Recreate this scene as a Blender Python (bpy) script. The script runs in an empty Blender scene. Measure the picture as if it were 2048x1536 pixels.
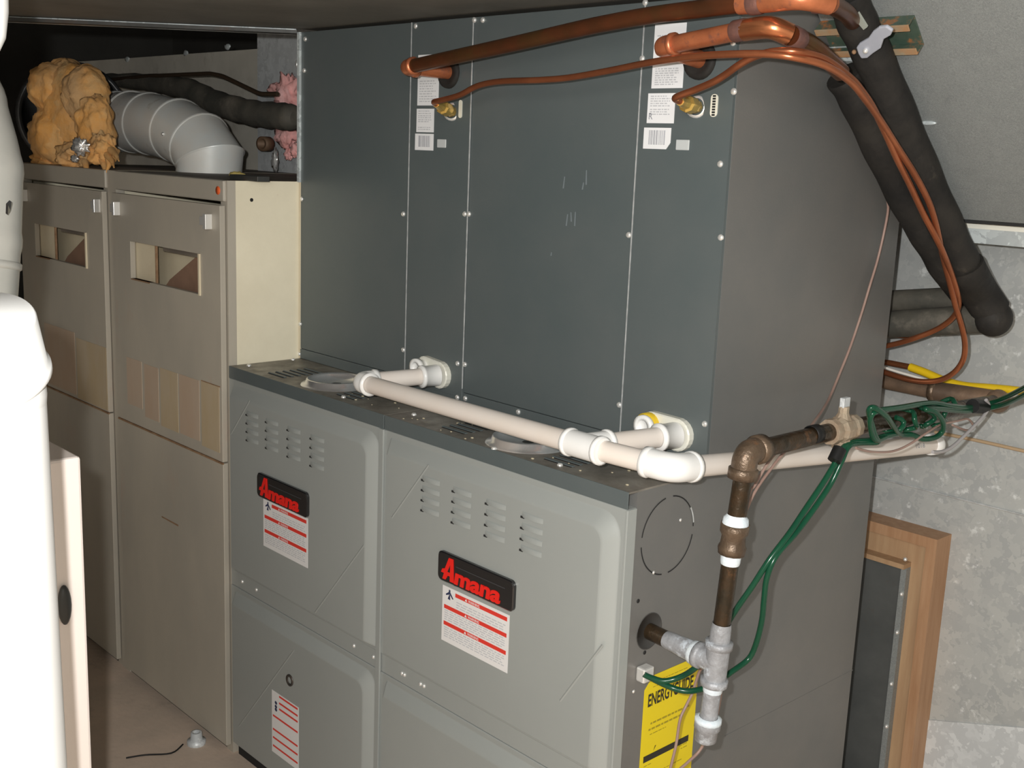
import bpy, bmesh, math, random
from mathutils import Vector, Matrix, noise
random.seed(7)
C = bpy.context.scene.collection
sc = bpy.context.scene

# ------------------------------------------------------------------ camera
CAM = Vector((2.22592, -1.24362, 1.41809))
F = 2285.553
RR = ((0.6807735887, 0.7314652703, 0.0388056604),
      (0.1713872140, -0.1075552295, -0.9793152176),
      (-0.7121613187, 0.6733427292, -0.1985845544))
rx, ry, rz = (Vector(r) for r in RR)          # right, down, forward
cd = bpy.data.cameras.new('camera'); cam = bpy.data.objects.new('camera', cd); C.objects.link(cam)
cd.sensor_width = 36; cd.lens = F / 2048 * 36; cd.clip_start = .01
cam.matrix_world = Matrix(((rx.x, -ry.x, -rz.x, CAM.x), (rx.y, -ry.y, -rz.y, CAM.y), (rx.z, -ry.z, -rz.z, CAM.z), (0, 0, 0, 1)))
sc.camera = cam
# ------------------------------------------------------------------ light: the camera's flash, dim ambient and an added fill
w = bpy.data.worlds.new('world'); sc.world = w; w.use_nodes = True
w.node_tree.nodes['Background'].inputs[0].default_value = (.95, .97, 1, 1)
w.node_tree.nodes['Background'].inputs[1].default_value = .05
fl = bpy.data.lights.new('flash', 'POINT'); fl.energy = 112; fl.shadow_soft_size = .012; fl.color = (1, .985, .96)
fo = bpy.data.objects.new('flash', fl); C.objects.link(fo)
fo.location = CAM - rx * .060 - ry * .045 + rz * .01
rl = bpy.data.lights.new('fill_light', 'AREA'); rl.shape = 'DISK'; rl.size = 1.3; rl.energy = 42; rl.color = (1, .96, .90)  # added soft fill from behind the camera, not a visible lamp
ro = bpy.data.objects.new('fill_light', rl); C.objects.link(ro); ro.location = (2.9, -2.2, 2.15)
ro.rotation_euler = (Vector((2.9, -2.2, 2.15)) - Vector((.9, .2, .9))).to_track_quat('Z', 'Y').to_euler()
sc.view_settings.view_transform = 'Standard'; sc.view_settings.look = 'None'
sc.view_settings.gamma = 1; sc.view_settings.use_curve_mapping = False
sc.view_settings.exposure = 0.0

# ------------------------------------------------------------------ helpers
def at(u, v, X=None, Y=None, Z=None):
    """a point of the place seen at (u, v), on the plane X=, Y= or Z="""
    d = rx * ((u - 1024) / F) + ry * ((v - 768) / F) + rz
    if X is not None: t = (X - CAM.x) / d.x
    elif Y is not None: t = (Y - CAM.y) / d.y
    else: t = (Z - CAM.z) / d.z
    return CAM + d * t
SN = Vector((0, -.7124, -.7018)); SP = Vector((0, .69, 1.335))     # the slanted duct sheet
def ats(u, v, off=0.):
    d = rx * ((u - 1024) / F) + ry * ((v - 768) / F) + rz
    t = ((SP + SN * off) - CAM).dot(SN) / d.dot(SN)
    return CAM + d * t

MATS = {}
def mat(name, col, rough=.5, metal=0., col2=None, scale=8., amt=.5, bump=0., bscale=60., spec=.5, kind='noise', coat=0., stretch=None, contrast=(.35, .65), col3=None, scale3=3., lo3=.55, hi3=.75, rough2=None):
    if name in MATS: return MATS[name]
    m = bpy.data.materials.new(name); m.use_nodes = True; nt = m.node_tree; N = nt.nodes; L = nt.links
    b = N['Principled BSDF']
    b.inputs['Roughness'].default_value = rough; b.inputs['Metallic'].default_value = metal
    b.inputs['Specular IOR Level'].default_value = spec; b.inputs['Coat Weight'].default_value = coat
    b.inputs['Base Color'].default_value = (*col, 1)
    tc = N.new('ShaderNodeTexCoord'); mp = N.new('ShaderNodeMapping'); L.new(tc.outputs['Object'], mp.inputs[0])
    if stretch: mp.inputs['Scale'].default_value = stretch
    cout = None
    if col2 is not None:
        if kind == 'voronoi':
            t = N.new('ShaderNodeTexVoronoi'); t.inputs['Scale'].default_value = scale
            n2 = N.new('ShaderNodeTexNoise'); n2.inputs['Scale'].default_value = scale * 1.3
            va = N.new('ShaderNodeVectorMath'); va.operation = 'MULTIPLY_ADD'; va.inputs[1].default_value = (.06, .06, .06)
            L.new(n2.outputs['Color'], va.inputs[0]); L.new(mp.outputs[0], va.inputs[2]); L.new(mp.outputs[0], n2.inputs['Vector'])
            L.new(va.outputs[0], t.inputs['Vector'])
            sep = N.new('ShaderNodeSeparateColor'); L.new(t.outputs['Color'], sep.inputs[0]); fo_ = sep.outputs[0]
        else:
            t = N.new('ShaderNodeTexNoise'); t.inputs['Scale'].default_value = scale; t.inputs['Detail'].default_value = 6; t.inputs['Roughness'].default_value = .6
            L.new(mp.outputs[0], t.inputs['Vector']); fo_ = t.outputs['Fac']
        r = N.new('ShaderNodeMapRange'); r.inputs[1].default_value = contrast[0]; r.inputs[2].default_value = contrast[1]
        r.inputs[3].default_value = 0; r.inputs[4].default_value = amt
        L.new(fo_, r.inputs[0])
        mx = N.new('ShaderNodeMix'); mx.data_type = 'RGBA'; mx.inputs[6].default_value = (*col, 1); mx.inputs[7].default_value = (*col2, 1)
        L.new(r.outputs[0], mx.inputs[0]); cout = mx.outputs[2]
        if rough2 is not None:
            rr = N.new('ShaderNodeMapRange'); rr.inputs[3].default_value = rough; rr.inputs[4].default_value = rough2
            L.new(r.outputs[0], rr.inputs[0]); L.new(rr.outputs[0], b.inputs['Roughness'])
    if col3 is not None:
        t = N.new('ShaderNodeTexNoise'); t.inputs['Scale'].default_value = scale3; t.inputs['Detail'].default_value = 8; t.inputs['Roughness'].default_value = .7
        L.new(mp.outputs[0], t.inputs['Vector'])
        r = N.new('ShaderNodeMapRange'); r.inputs[1].default_value = lo3; r.inputs[2].default_value = hi3
        L.new(t.outputs['Fac'], r.inputs[0])
        mx = N.new('ShaderNodeMix'); mx.data_type = 'RGBA'; mx.inputs[7].default_value = (*col3, 1)
        if cout: L.new(cout, mx.inputs[6])
        else: mx.inputs[6].default_value = (*col, 1)
        L.new(r.outputs[0], mx.inputs[0]); cout = mx.outputs[2]
    if cout: L.new(cout, b.inputs['Base Color'])
    if bump:
        t = N.new('ShaderNodeTexNoise'); t.inputs['Scale'].default_value = bscale; t.inputs['Detail'].default_value = 4
        L.new(mp.outputs[0], t.inputs['Vector'])
        bp = N.new('ShaderNodeBump'); bp.inputs['Strength'].default_value = bump; bp.inputs['Distance'].default_value = .004
        L.new(t.outputs['Fac'], bp.inputs['Height']); L.new(bp.outputs[0], b.inputs['Normal'])
    MATS[name] = m; return m

class G:
    """collects faces in world coordinates and links them as one mesh object"""
    def __init__(s): s.v = []; s.f = []; s.sm = []
    def add(s, vs, fs, smooth=False):
        o = len(s.v); s.v += [Vector(p) for p in vs]; s.f += [[i + o for i in f] for f in fs]; s.sm += [smooth] * len(fs); return s
    def box(s, a, b):
        x0, y0, z0 = (min(a[i], b[i]) for i in range(3)); x1, y1, z1 = (max(a[i], b[i]) for i in range(3))
        return s.add([(x0, y0, z0), (x1, y0, z0), (x1, y1, z0), (x0, y1, z0), (x0, y0, z1), (x1, y0, z1), (x1, y1, z1), (x0, y1, z1)],
                     [(3, 2, 1, 0), (4, 5, 6, 7), (0, 1, 5, 4), (1, 2, 6, 5), (2, 3, 7, 6), (3, 0, 4, 7)])
    def hull8(s, lo, hi):      # two quads, joined
        return s.add(list(lo) + list(hi), [(3, 2, 1, 0), (4, 5, 6, 7), (0, 1, 5, 4), (1, 2, 6, 5), (2, 3, 7, 6), (3, 0, 4, 7)])
    def prism(s, pts, d):      # polygon pts extruded by vector d
        n = len(pts); d = Vector(d); P = [Vector(p) for p in pts]
        return s.add(P + [p + d for p in P], [tuple(range(n))[::-1], tuple(range(n, 2 * n))] + [(i, (i + 1) % n, n + (i + 1) % n, n + i) for i in range(n)])
    def sweep(s, pts, rad, seg=16, caps=True, oval=None):
        P = [Vector(p) for p in pts]; n = len(P)
        R = rad if isinstance(rad, (list, tuple)) else [rad] * n
        T = []
        for i in range(n):
            a = P[max(i - 1, 0)]; b = P[min(i + 1, n - 1)]; t = (b - a)
            T.append(t.normalized() if t.length > 1e-9 else (T[-1] if T else Vector((0, 0, 1))))
        u = T[0].orthogonal().normalized(); rings = []
        for i in range(n):
            if i: q = T[i - 1].rotation_difference(T[i]); u = q @ u
            u = (u - T[i] * u.dot(T[i])).normalized(); w_ = T[i].cross(u)
            rings.append([P[i] + (u * math.cos(2 * math.pi * k / seg) + w_ * math.sin(2 * math.pi * k / seg)) * R[i] for k in range(seg)])
        vs = [p for r in rings for p in r]; fs = []
        for i in range(n - 1):
            for k in range(seg):
                k2 = (k + 1) % seg; fs.append((i * seg + k, i * seg + k2, (i + 1) * seg + k2, (i + 1) * seg + k))
        s.add(vs, fs, True)
        if caps:
            s.add(rings[0], [tuple(range(seg))[::-1]]); s.add(rings[-1], [tuple(range(seg))])
        return s
    def cyl(s, a, b, r, seg=20, r2=None): return s.sweep([a, b], [r, r if r2 is None else r2], seg)
    def lathe(s, a, axis, prof, seg=24, smooth=True):
        """prof: (distance along axis, radius)"""
        ax = Vector(axis).normalized(); u = ax.orthogonal().normalized(); w_ = ax.cross(u); a = Vector(a)
        vs = [a + ax * d + (u * math.cos(2 * math.pi * k / seg) + w_ * math.sin(2 * math.pi * k / seg)) * r for d, r in prof for k in range(seg)]
        fs = []
        for i in range(len(prof) - 1):
            for k in range(seg):
                k2 = (k + 1) % seg; fs.append((i * seg + k, i * seg + k2, (i + 1) * seg + k2, (i + 1) * seg + k))
        return s.add(vs, fs, smooth)
    def ball(s, c, r, seg=12, sc_=(1, 1, 1), disp=0., dsc=10., seed=0):
        vs = []; fs = []; c = Vector(c); n = seg; m = seg * 2
        for i in range(n + 1):
            th = math.pi * i / n
            for k in range(m):
                ph = 2 * math.pi * k / m
                d = Vector((math.sin(th) * math.cos(ph), math.sin(th) * math.sin(ph), math.cos(th)))
                q = 1 + disp * noise.fractal(d * dsc + Vector((seed, seed * .7, 3)), 1., 2., 4)
                vs.append(c + Vector((d.x * sc_[0], d.y * sc_[1], d.z * sc_[2])) * r * q)
        for i in range(n):
            for k in range(m):
                k2 = (k + 1) % m; fs.append((i * m + k, (i + 1) * m + k, (i + 1) * m + k2, i * m + k2))
        return s.add(vs, fs, True)
    def build(s, name, m, parent=None, label=None, bevel=0., seg=2, kind=None, merge=False):
        org = parent_org(parent) if parent else None
        o = org if org is not None else (sum(s.v, Vector()) / len(s.v))
        if parent is None:
            o = Vector((o.x, o.y, min(p.z for p in s.v)))
        me = bpy.data.meshes.new(name); me.from_pydata([p - o for p in s.v], [], s.f)
        me.polygons.foreach_set('use_smooth', s.sm)
        me.materials.append(m)
        bm = bmesh.new(); bm.from_mesh(me)
        if merge: bmesh.ops.remove_doubles(bm, verts=bm.verts, dist=1e-5)
        bmesh.ops.recalc_face_normals(bm, faces=bm.faces); bm.to_mesh(me); bm.free(); me.update()
        ob = bpy.data.objects.new(name, me); C.objects.link(ob)
        if parent is not None: ob.parent = parent
        else: ob.location = o
        if label: ob['label'] = label
        if kind: ob['kind'] = kind
        if bevel:
            md = ob.modifiers.new('bevel', 'BEVEL'); md.width = bevel; md.segments = seg; md.limit_method = 'ANGLE'; md.angle_limit = math.radians(40)
        return ob
ORG = {}
def parent_org(p):
    q = p
    while q.parent: q = q.parent
    return ORG.get(q.name, q.location.copy())
def thing(name, label, cat, loc, group=None):
    o = bpy.data.objects.new(name, None); C.objects.link(o); o.location = loc; o.empty_display_size = .05
    o['label'] = label; o['category'] = cat
    if group: o['group'] = group
    ORG[o.name] = Vector(loc); return o
def tag(o, label, cat, group=None):
    o['label'] = label; o['category'] = cat
    if group: o['group'] = group
    return o
def spline(pts, n=8):
    P = [Vector(p) for p in pts]; out = []
    for i in range(len(P) - 1):
        p0 = P[max(i - 1, 0)]; p1 = P[i]; p2 = P[i + 1]; p3 = P[min(i + 2, len(P) - 1)]
        for k in range(n):
            t = k / n
            out.append(.5 * ((2 * p1) + (p2 - p0) * t + (2 * p0 - 5 * p1 + 4 * p2 - p3) * t * t + (3 * p1 - p0 - 3 * p2 + p3) * t ** 3))
    out.append(P[-1]); return out
def fillet(pts, r, n=8):
    P = [Vector(p) for p in pts]; out = [P[0]]
    for i in range(1, len(P) - 1):
        a = (P[i - 1] - P[i]); b = (P[i + 1] - P[i]); q = min(r, a.length * .49, b.length * .49)
        A = P[i] + a.normalized() * q; B = P[i] + b.normalized() * q
        for k in range(n + 1):
            t = k / n; out.append(A * (1 - t) ** 2 + P[i] * 2 * t * (1 - t) + B * t * t)
    out.append(P[-1]); return out
TXT = {}
def text_mesh(s, size=1., bold=0., shear=0., extrude=0., space=1.):
    cu = bpy.data.curves.new('t', 'FONT'); cu.body = s; cu.size = size; cu.offset = bold; cu.shear = shear; cu.extrude = extrude; cu.space_character = space
    cu.resolution_u = 3
    ob = bpy.data.objects.new('t', cu); C.objects.link(ob)
    dg = bpy.context.evaluated_depsgraph_get(); ev = ob.evaluated_get(dg); me = ev.to_mesh()
    vs = [v.co.copy() for v in me.vertices]; fs = [tuple(p.vertices) for p in me.polygons]
    ev.to_mesh_clear(); bpy.data.objects.remove(ob); bpy.data.curves.remove(cu)
    return vs, fs
def add_text(g, s, o, ux, uz, size, width=None, **k):
    """text lying on the plane spanned by ux (reading direction) and uz (up) from point o"""
    vs, fs = text_mesh(s, size, **k)
    x0 = min(v.x for v in vs); x1 = max(v.x for v in vs); q = (width / (x1 - x0)) if width else 1
    o = Vector(o); ux = Vector(ux); uz = Vector(uz); n = ux.cross(uz)
    g.add([o + ux * (v.x - x0) * q + uz * v.y + n * v.z for v in vs], fs)

# ------------------------------------------------------------------ materials
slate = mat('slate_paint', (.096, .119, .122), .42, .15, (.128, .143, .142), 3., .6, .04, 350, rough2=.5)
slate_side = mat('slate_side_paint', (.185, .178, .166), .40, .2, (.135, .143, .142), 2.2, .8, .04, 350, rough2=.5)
doorp = mat('door_paint', (.335, .355, .340), .32, .1, (.30, .32, .31), 2., .5, .03, 500)
topm = mat('dusty_top', (.27, .25, .215), .33, .25, (.12, .11, .092), 14., .8, .12, 120, rough2=.7, col3=(.35, .31, .22), scale3=40, lo3=.62, hi3=.72)  # dust mottling; base colour lightened to stand in for grazing reflection
edge = mat('bare_edge', (.72, .74, .74), .35, .4, (.35, .37, .37), 60., .6)
screwm = mat('zinc_screw', (.88, .88, .85), .25, .6)
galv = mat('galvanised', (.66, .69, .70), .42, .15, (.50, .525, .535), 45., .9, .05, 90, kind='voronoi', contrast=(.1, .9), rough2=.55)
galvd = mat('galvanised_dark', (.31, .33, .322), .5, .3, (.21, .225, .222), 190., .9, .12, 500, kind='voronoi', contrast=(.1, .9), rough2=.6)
galvw = mat('galvanised_wall', (.47, .485, .47), .48, .2, (.36, .375, .375), 46., .8, .05, 60, kind='voronoi', contrast=(.1, .95), rough2=.6, col3=(.68, .70, .69), scale3=34., lo3=.59, hi3=.68)
galvl = mat('galvanised_light', (.66, .72, .72), .4, .2, (.42, .46, .47), 40., .8, .05, 60, kind='voronoi')
collar = mat('bright_collar', (.92, .92, .92), .24, .85, (.7, .7, .7), 30., .5)
flue = mat('flue_metal', (.84, .88, .86), .36, .15, (.86, .83, .76), 12., .7, .1, 60, col3=(.35, .27, .17), scale3=9, lo3=.62, hi3=.8)
dark = mat('black_void', (.012, .012, .012), .8)
darkm = mat('dark_metal', (.045, .047, .045), .45, .4, (.08, .08, .075), 9., .7, .1, 80, col3=(.10, .05, .025), scale3=5, lo3=.55, hi3=.75)
overm = mat('dark_overhead_sheet', (.19, .18, .155), .6, .1, (.12, .113, .098), 5., .8, .08, 90)
beige = mat('beige_enamel', (.86, .80, .62), .38, 0, (.70, .64, .48), 4., .7, .05, 160, col3=(.36, .22, .10), scale3=7, lo3=.66, hi3=.80)
beigef = mat('dusty_beige_enamel', (.47, .43, .355), .5, 0, (.37, .345, .295), 3.5, .8, .06, 160, stretch=(1, 1, .45), col3=(.44, .32, .25), scale3=6, lo3=.60, hi3=.85)
beiged = mat('dusty_top_beige', (.22, .19, .15), .7, 0, (.13, .11, .09), 12., .8, .1, 160, col3=(.30, .18, .1), scale3=9, lo3=.6, hi3=.8)
cream = mat('cream_inside', (.72, .64, .47), .5, 0, (.60, .50, .34), 9., .6)
rust = mat('rust', (.20, .11, .055), .8, 0, (.36, .23, .13), 40., .8, .3, 120)
brownm = mat('brown_baffle', (.30, .18, .12), .7, 0, (.20, .12, .08), 12., .8)
stain = mat('faded_label_residue', (.47, .355, .26), .6, 0, (.49, .40, .31), 18., .9, stretch=(1, 1, .3))
stain2 = mat('yellowed_label_residue', (.46, .36, .22), .6, 0, (.49, .41, .30), 14., .9, stretch=(1, 1, .3))
copper = mat('bright_copper', (.62, .24, .11), .24, .85, (.48, .17, .07), 14., .8, .05, 90)
copperd = mat('tarnished_copper', (.19, .062, .026), .33, .7, (.12, .05, .022), 20., .9, .05, 120, col3=(.14, .09, .03), scale3=8, lo3=.5, hi3=.8)
copperf = mat('brazed_copper', (.60, .20, .085), .36, .55, (.42, .13, .06), 30., .8, .1, 120, col3=(.14, .09, .09), scale3=24, lo3=.56, hi3=.7)
braze = mat('burnt_copper', (.16, .085, .075), .5, .5, (.26, .12, .09), 60., .8, .15, 200)
brass = mat('brass', (.90, .62, .17), .22, .75, (.65, .42, .12), 40., .6)
rubber = mat('pipe_insulation', (.014, .0135, .013), .65, 0, (.032, .029, .025), 16., .8, .35, 70, spec=.2, col3=(.14, .12, .095), scale3=9, lo3=.62, hi3=.85)
insul2 = mat('dusty_pipe_insulation', (.11, .10, .08), .75, 0, (.05, .05, .042), 12., .9, .35, 70, col3=(.24, .21, .17), scale3=7, lo3=.55, hi3=.8)
pvc = mat('pvc_pipe', (.74, .685, .63), .32, 0, (.72, .64, .56), 7., .7, .0, 30, coat=.1)
pvcw = mat('pvc_fitting', (.84, .84, .82), .28, 0, (.78, .78, .75), 12., .5, coat=.2)
pvcy = mat('pvc_yellowed', (.70, .69, .58), .35, 0, (.76, .76, .70), 14., .8)
primer = mat('yellow_primer', (.75, .52, .03), .4)
iron = mat('black_iron', (.062, .038, .020), .3, .5, (.035, .028, .018), 38., 1., .5, 90, col3=(.24, .115, .05), scale3=30, lo3=.56, hi3=.72)
ironf = mat('iron_fitting', (.17, .12, .08), .4, .5, (.10, .068, .045), 40., .9, .3, 200, col3=(.30, .14, .06), scale3=18, lo3=.58, hi3=.75)
dope = mat('pipe_dope', (.62, .70, .76), .55, 0, (.78, .84, .86), 50., .8, .3, 200)
dopeg = mat('doped_nipple', (.27, .275, .285), .5, .2, (.40, .415, .44), 60., .9, .3, 200, col3=(.62, .68, .74), scale3=30, lo3=.55, hi3=.65)
valve = mat('valve_body', (.36, .26, .18), .5, .35, (.42, .36, .27), 30., .9, .3, 160)
green = mat('green_wire', (.006, .055, .028), .20, 0, (.009, .075, .036), 20., .6, spec=.35)
wire = mat('brown_wire', (.27, .17, .14), .45, 0, (.34, .24, .20), 20., .7)
wireg = mat('grey_wire', (.36, .34, .34), .45)
yellow = mat('yellow_line', (.72, .48, .01), .32, 0, (.78, .55, .03), 20., .5)
black = mat('black_plastic', (.012, .012, .013), .2, 0, coat=.5)
tape = mat('black_tape', (.012, .012, .012), .45, spec=.25)
red = mat('red_letter', (.75, .018, .012), .3)
redp = mat('red_print', (.68, .045, .03), .5)
paper = mat('label_paper', (.74, .73, .72), .5)
paperw = mat('white_sticker', (.78, .79, .80), .5)
ink = mat('grey_ink', (.30, .31, .34), .6); inkl = mat('pale_ink', (.50, .51, .53), .6); inkb = mat('dark_ink', (.03, .04, .09), .6)
yelp = mat('yellow_paper', (.74, .58, .004), .5); yink = mat('black_ink', (.02, .018, .01), .6); yinkl = mat('olive_ink', (.34, .27, .01), .6)
whitep = mat('white_enamel', (.86, .86, .84), .35, 0, (.80, .80, .78), 10., .5)
wood = mat('pine', (.34, .185, .095), .6, 0, (.42, .25, .14), 12., .9, .1, 80, stretch=(6, 6, .5), col3=(.25, .13, .06), scale3=9, lo3=.70, hi3=.8)
woodl = mat('pale_pine', (.42, .275, .155), .6, 0, (.36, .22, .12), 12., .9, .1, 80, stretch=(6, 6, .5))
bracket_m = mat('green_strut', (.05, .085, .062), .45, .2, (.09, .12, .09), 30., .8, .1, 90, col3=(.40, .15, .05), scale3=34, lo3=.54, hi3=.66)
strutw = mat('worn_strut_lip', (.34, .29, .2), .5, .2, (.42, .22, .10), 40., .9, .1, 90)
clampm = mat('grey_clamp', (.40, .42, .48), .5, .2, (.48, .50, .55), 30., .6)
batt = mat('orange_fibreglass', (.80, .40, .11), .95, 0, (.62, .40, .20), 9., .9, .9, 60, col3=(.72, .50, .24), scale3=14, lo3=.5, hi3=.75)
pink = mat('pink_fibreglass', (.97, .58, .56), .95, 0, (.92, .38, .34), 18., .9, .8, 90)
foil = mat('crumpled_foil', (.92, .92, .9), .22, .7)
concrete = mat('concrete', (.62, .49, .39), .85, 0, (.50, .41, .33), 6., .9, .25, 60, col3=(.25, .21, .17), scale3=5, lo3=.58, hi3=.8)
wallm = mat('dark_wall', (.06, .058, .052), .9, 0, (.04, .04, .036), 4., .8)
ductt = mat('dusty_duct', (.66, .63, .55), .6, .0, (.52, .495, .43), 5., .9, .08, 90, col3=(.30, .27, .22), scale3=6, lo3=.55, hi3=.75)

# ------------------------------------------------------------------ main sizes
W1, W, H, FH, YP, D, ZD = .571, 1.1714, .933, .0266, .183, .711, .462
S1, S2, S3, ZT = .396, .579, .9891, 1.657
BH = 1.335

# ------------------------------------------------------------------ the setting
def struct(name, g, m): return g.build(name, m, kind='structure')
struct('floor', G().box((-3.2, -2.9, -.1), (4, 1.6, 0)), concrete)
struct('wall_back', G().box((-3.2, 1.5, 0), (4, 1.6, 2.3)), wallm)
struct('wall_left', G().box((-3.3, -2.9, 0), (-3.2, 1.6, 2.3)), wallm)
lightw = mat('pale_wall', (.62, .60, .55), .9, 0, (.52, .50, .46), 3., .7)
struct('wall_right', G().box((4, -2.9, 0), (4.1, 1.6, 2.3)), lightw)
struct('wall_front', G().box((-3.2, -3, 0), (4, -2.9, 2.3)), lightw)
struct('ceiling', G().box((-3.2, -2.9, 2.25), (4, 1.6, 2.35)), wallm)

# overhead dark duct: its underside lies just over the coil cabinets; its left edge is a bright folded lip
eL = at(-60, 31, Z=ZT + .004); eR = at(600, 77, Z=ZT + .004)
t = thing('overhead_duct', 'dark grey-brown sheet metal duct spanning overhead above the tall slate cabinets', 'duct', (.9, -.3, ZT + .005))
poly = [eL, Vector((0.0, .178, 0)), Vector((0, .9, 0)), Vector((W - .01, .9, 0)), Vector((W - .01, -1.6, 0)), Vector((eL.x, -1.6, 0))]
poly = [Vector((p.x, p.y, ZT + .007)) for p in poly]
G().prism(poly, (0, 0, .28)).build('duct_body', overm, t)
q = (eR - eL); nrm = Vector((-q.y, q.x, 0)).normalized() * .012
a = Vector((eL.x, eL.y, ZT - .006)); b = Vector((.0, .172, ZT - .006))
G().hull8([a, b, b + nrm, a + nrm], [p + Vector((0, 0, .012)) for p in (a, b, b + nrm, a + nrm)]).build('edge_flange', galvl, t, 'bright galvanised folded edge')
G().hull8([a - nrm * .9 + Vector((0, 0, .002)), b - nrm * .9 + Vector((0, 0, .002)), b, a], [p + Vector((0, 0, .009)) for p in (a - nrm * .9, b - nrm * .9, b, a)]).build('inner_lip', darkm, t)

# ------------------------------------------------------------------ galvanised ducts at right
t = thing('slanted_duct', 'dark galvanised duct transition sloping above the insulated pipes at upper right', 'duct', (1.8, .75, 1.33))
def sp(x, s_): return Vector((x, SP.y - s_ * .7018, SP.z + s_ * .7124))   # up along the slant
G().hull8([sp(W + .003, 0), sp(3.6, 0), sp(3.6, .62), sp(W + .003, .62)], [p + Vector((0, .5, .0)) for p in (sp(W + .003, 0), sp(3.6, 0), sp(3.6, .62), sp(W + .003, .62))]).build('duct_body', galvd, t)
G().box((1.19, .692, 1.329), (3.6, .70, 1.3345)).build('bottom_seam', dark, t)
t = thing('return_duct', 'light mottled galvanised return duct wall behind the furnaces at the right', 'duct', (2, .95, 0))
YW = .93
G().box((.75, YW, 0), (3.6, YW + .3, 1.328)).build('duct_body', galvw, t)
G().box((W + .006, .742, 1.318), (3.6, YW, 1.329)).build('top_flange', mat('white_edge', (.80, .79, .70), .5), t, 'thin pale top edge')
G().hull8([(W + .006, .752, 1.292), (3.6, .752, 1.292), (3.6, YW, 1.292), (W + .006, YW, 1.292)], [(W + .006, .744, 1.318), (3.6, .744, 1.318), (3.6, YW, 1.318), (W + .006, YW, 1.318)]).build('flange_lip', galvl, t, 'pale folded flange under the slanted duct')
z0 = at(1890, 1450, Y=YW); z1 = at(2060, 1408, Y=YW)
G().hull8([(z0.x - .12, YW - .003, 0), (3.4, YW - .003, 0), (3.4, YW, 0), (z0.x - .12, YW, 0)],
          [(z0.x - .12, YW - .003, z0.z - .03), (3.4, YW - .003, z1.z + (3.4 - z1.x) * .3), (3.4, YW, z1.z + (3.4 - z1.x) * .3), (z0.x - .12, YW, z0.z - .03)]).build('lower_sheet', galv, t)
p0 = at(1875, 985, Y=YW); p1 = at(2060, 1035, Y=YW)
G().sweep([p0 - Vector((.5, .002, 0)), p1 + Vector((1.2, -.002, 0))], .0022, 6).build('seam', edge, t)
for u, v in ((1817, 1360), (1905, 1355)):
    pass
# specks / dents on slanted duct
p = ats(1856, 246, .002)
G().ball(p, .010, 6, (1.5, .25, .35)).build('sealant_dab', galvl, bpy.data.objects['slanted_duct'])

# wooden frame and dark box in front of the return duct
t = thing('wooden_frame', 'pine board frame around a dark metal hatch at lower right of the furnaces', 'frame', (1.1, YW, 0))
A = at(1875, 1080, Y=YW - .06); zt = A.z; xr = A.x
G().box((.8, YW - .06, zt - .022), (xr, YW, zt)).build('top_board', wood, t)
G().box((xr - .022, YW - .0602, 0), (xr, YW, zt - .022)).build('side_board', wood, t)
zi = zt - .066; xi = xr - .056
G().box((.8, YW - .045, zi), (xr - .022, YW, zt - .022)).build('inner_board', woodl, t)
G().box((xi, YW - .045, 0), (xr - .022, YW, zi)).build('inner_board', woodl, t)
G().box((.8, YW - .075, zi - .010), (xi, YW - .045, zi)).build('stop_strip', woodl, t)
G().box((.80, YW - .055, 0), (xi - .012, YW - .001, zi - .012)).build('hatch_panel', mat('hatch_steel', (.085, .09, .088), .45, .2, (.13, .135, .13), 9., .7, .1, 80, col3=(.11, .06, .03), scale3=5, lo3=.58, hi3=.78), t, 'dark stained sheet metal hatch')
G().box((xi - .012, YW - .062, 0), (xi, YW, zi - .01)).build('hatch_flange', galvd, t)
for v in (1123, 1192, 1268, 1370, 1454):
    u = 1826 - (v - 1123) * .148
    p = at(u, v, Y=YW - .062); G().ball((min(p.x, xi - .005), YW - .063, p.z), .0045, 6).build('screw', screwm, t)

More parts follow.
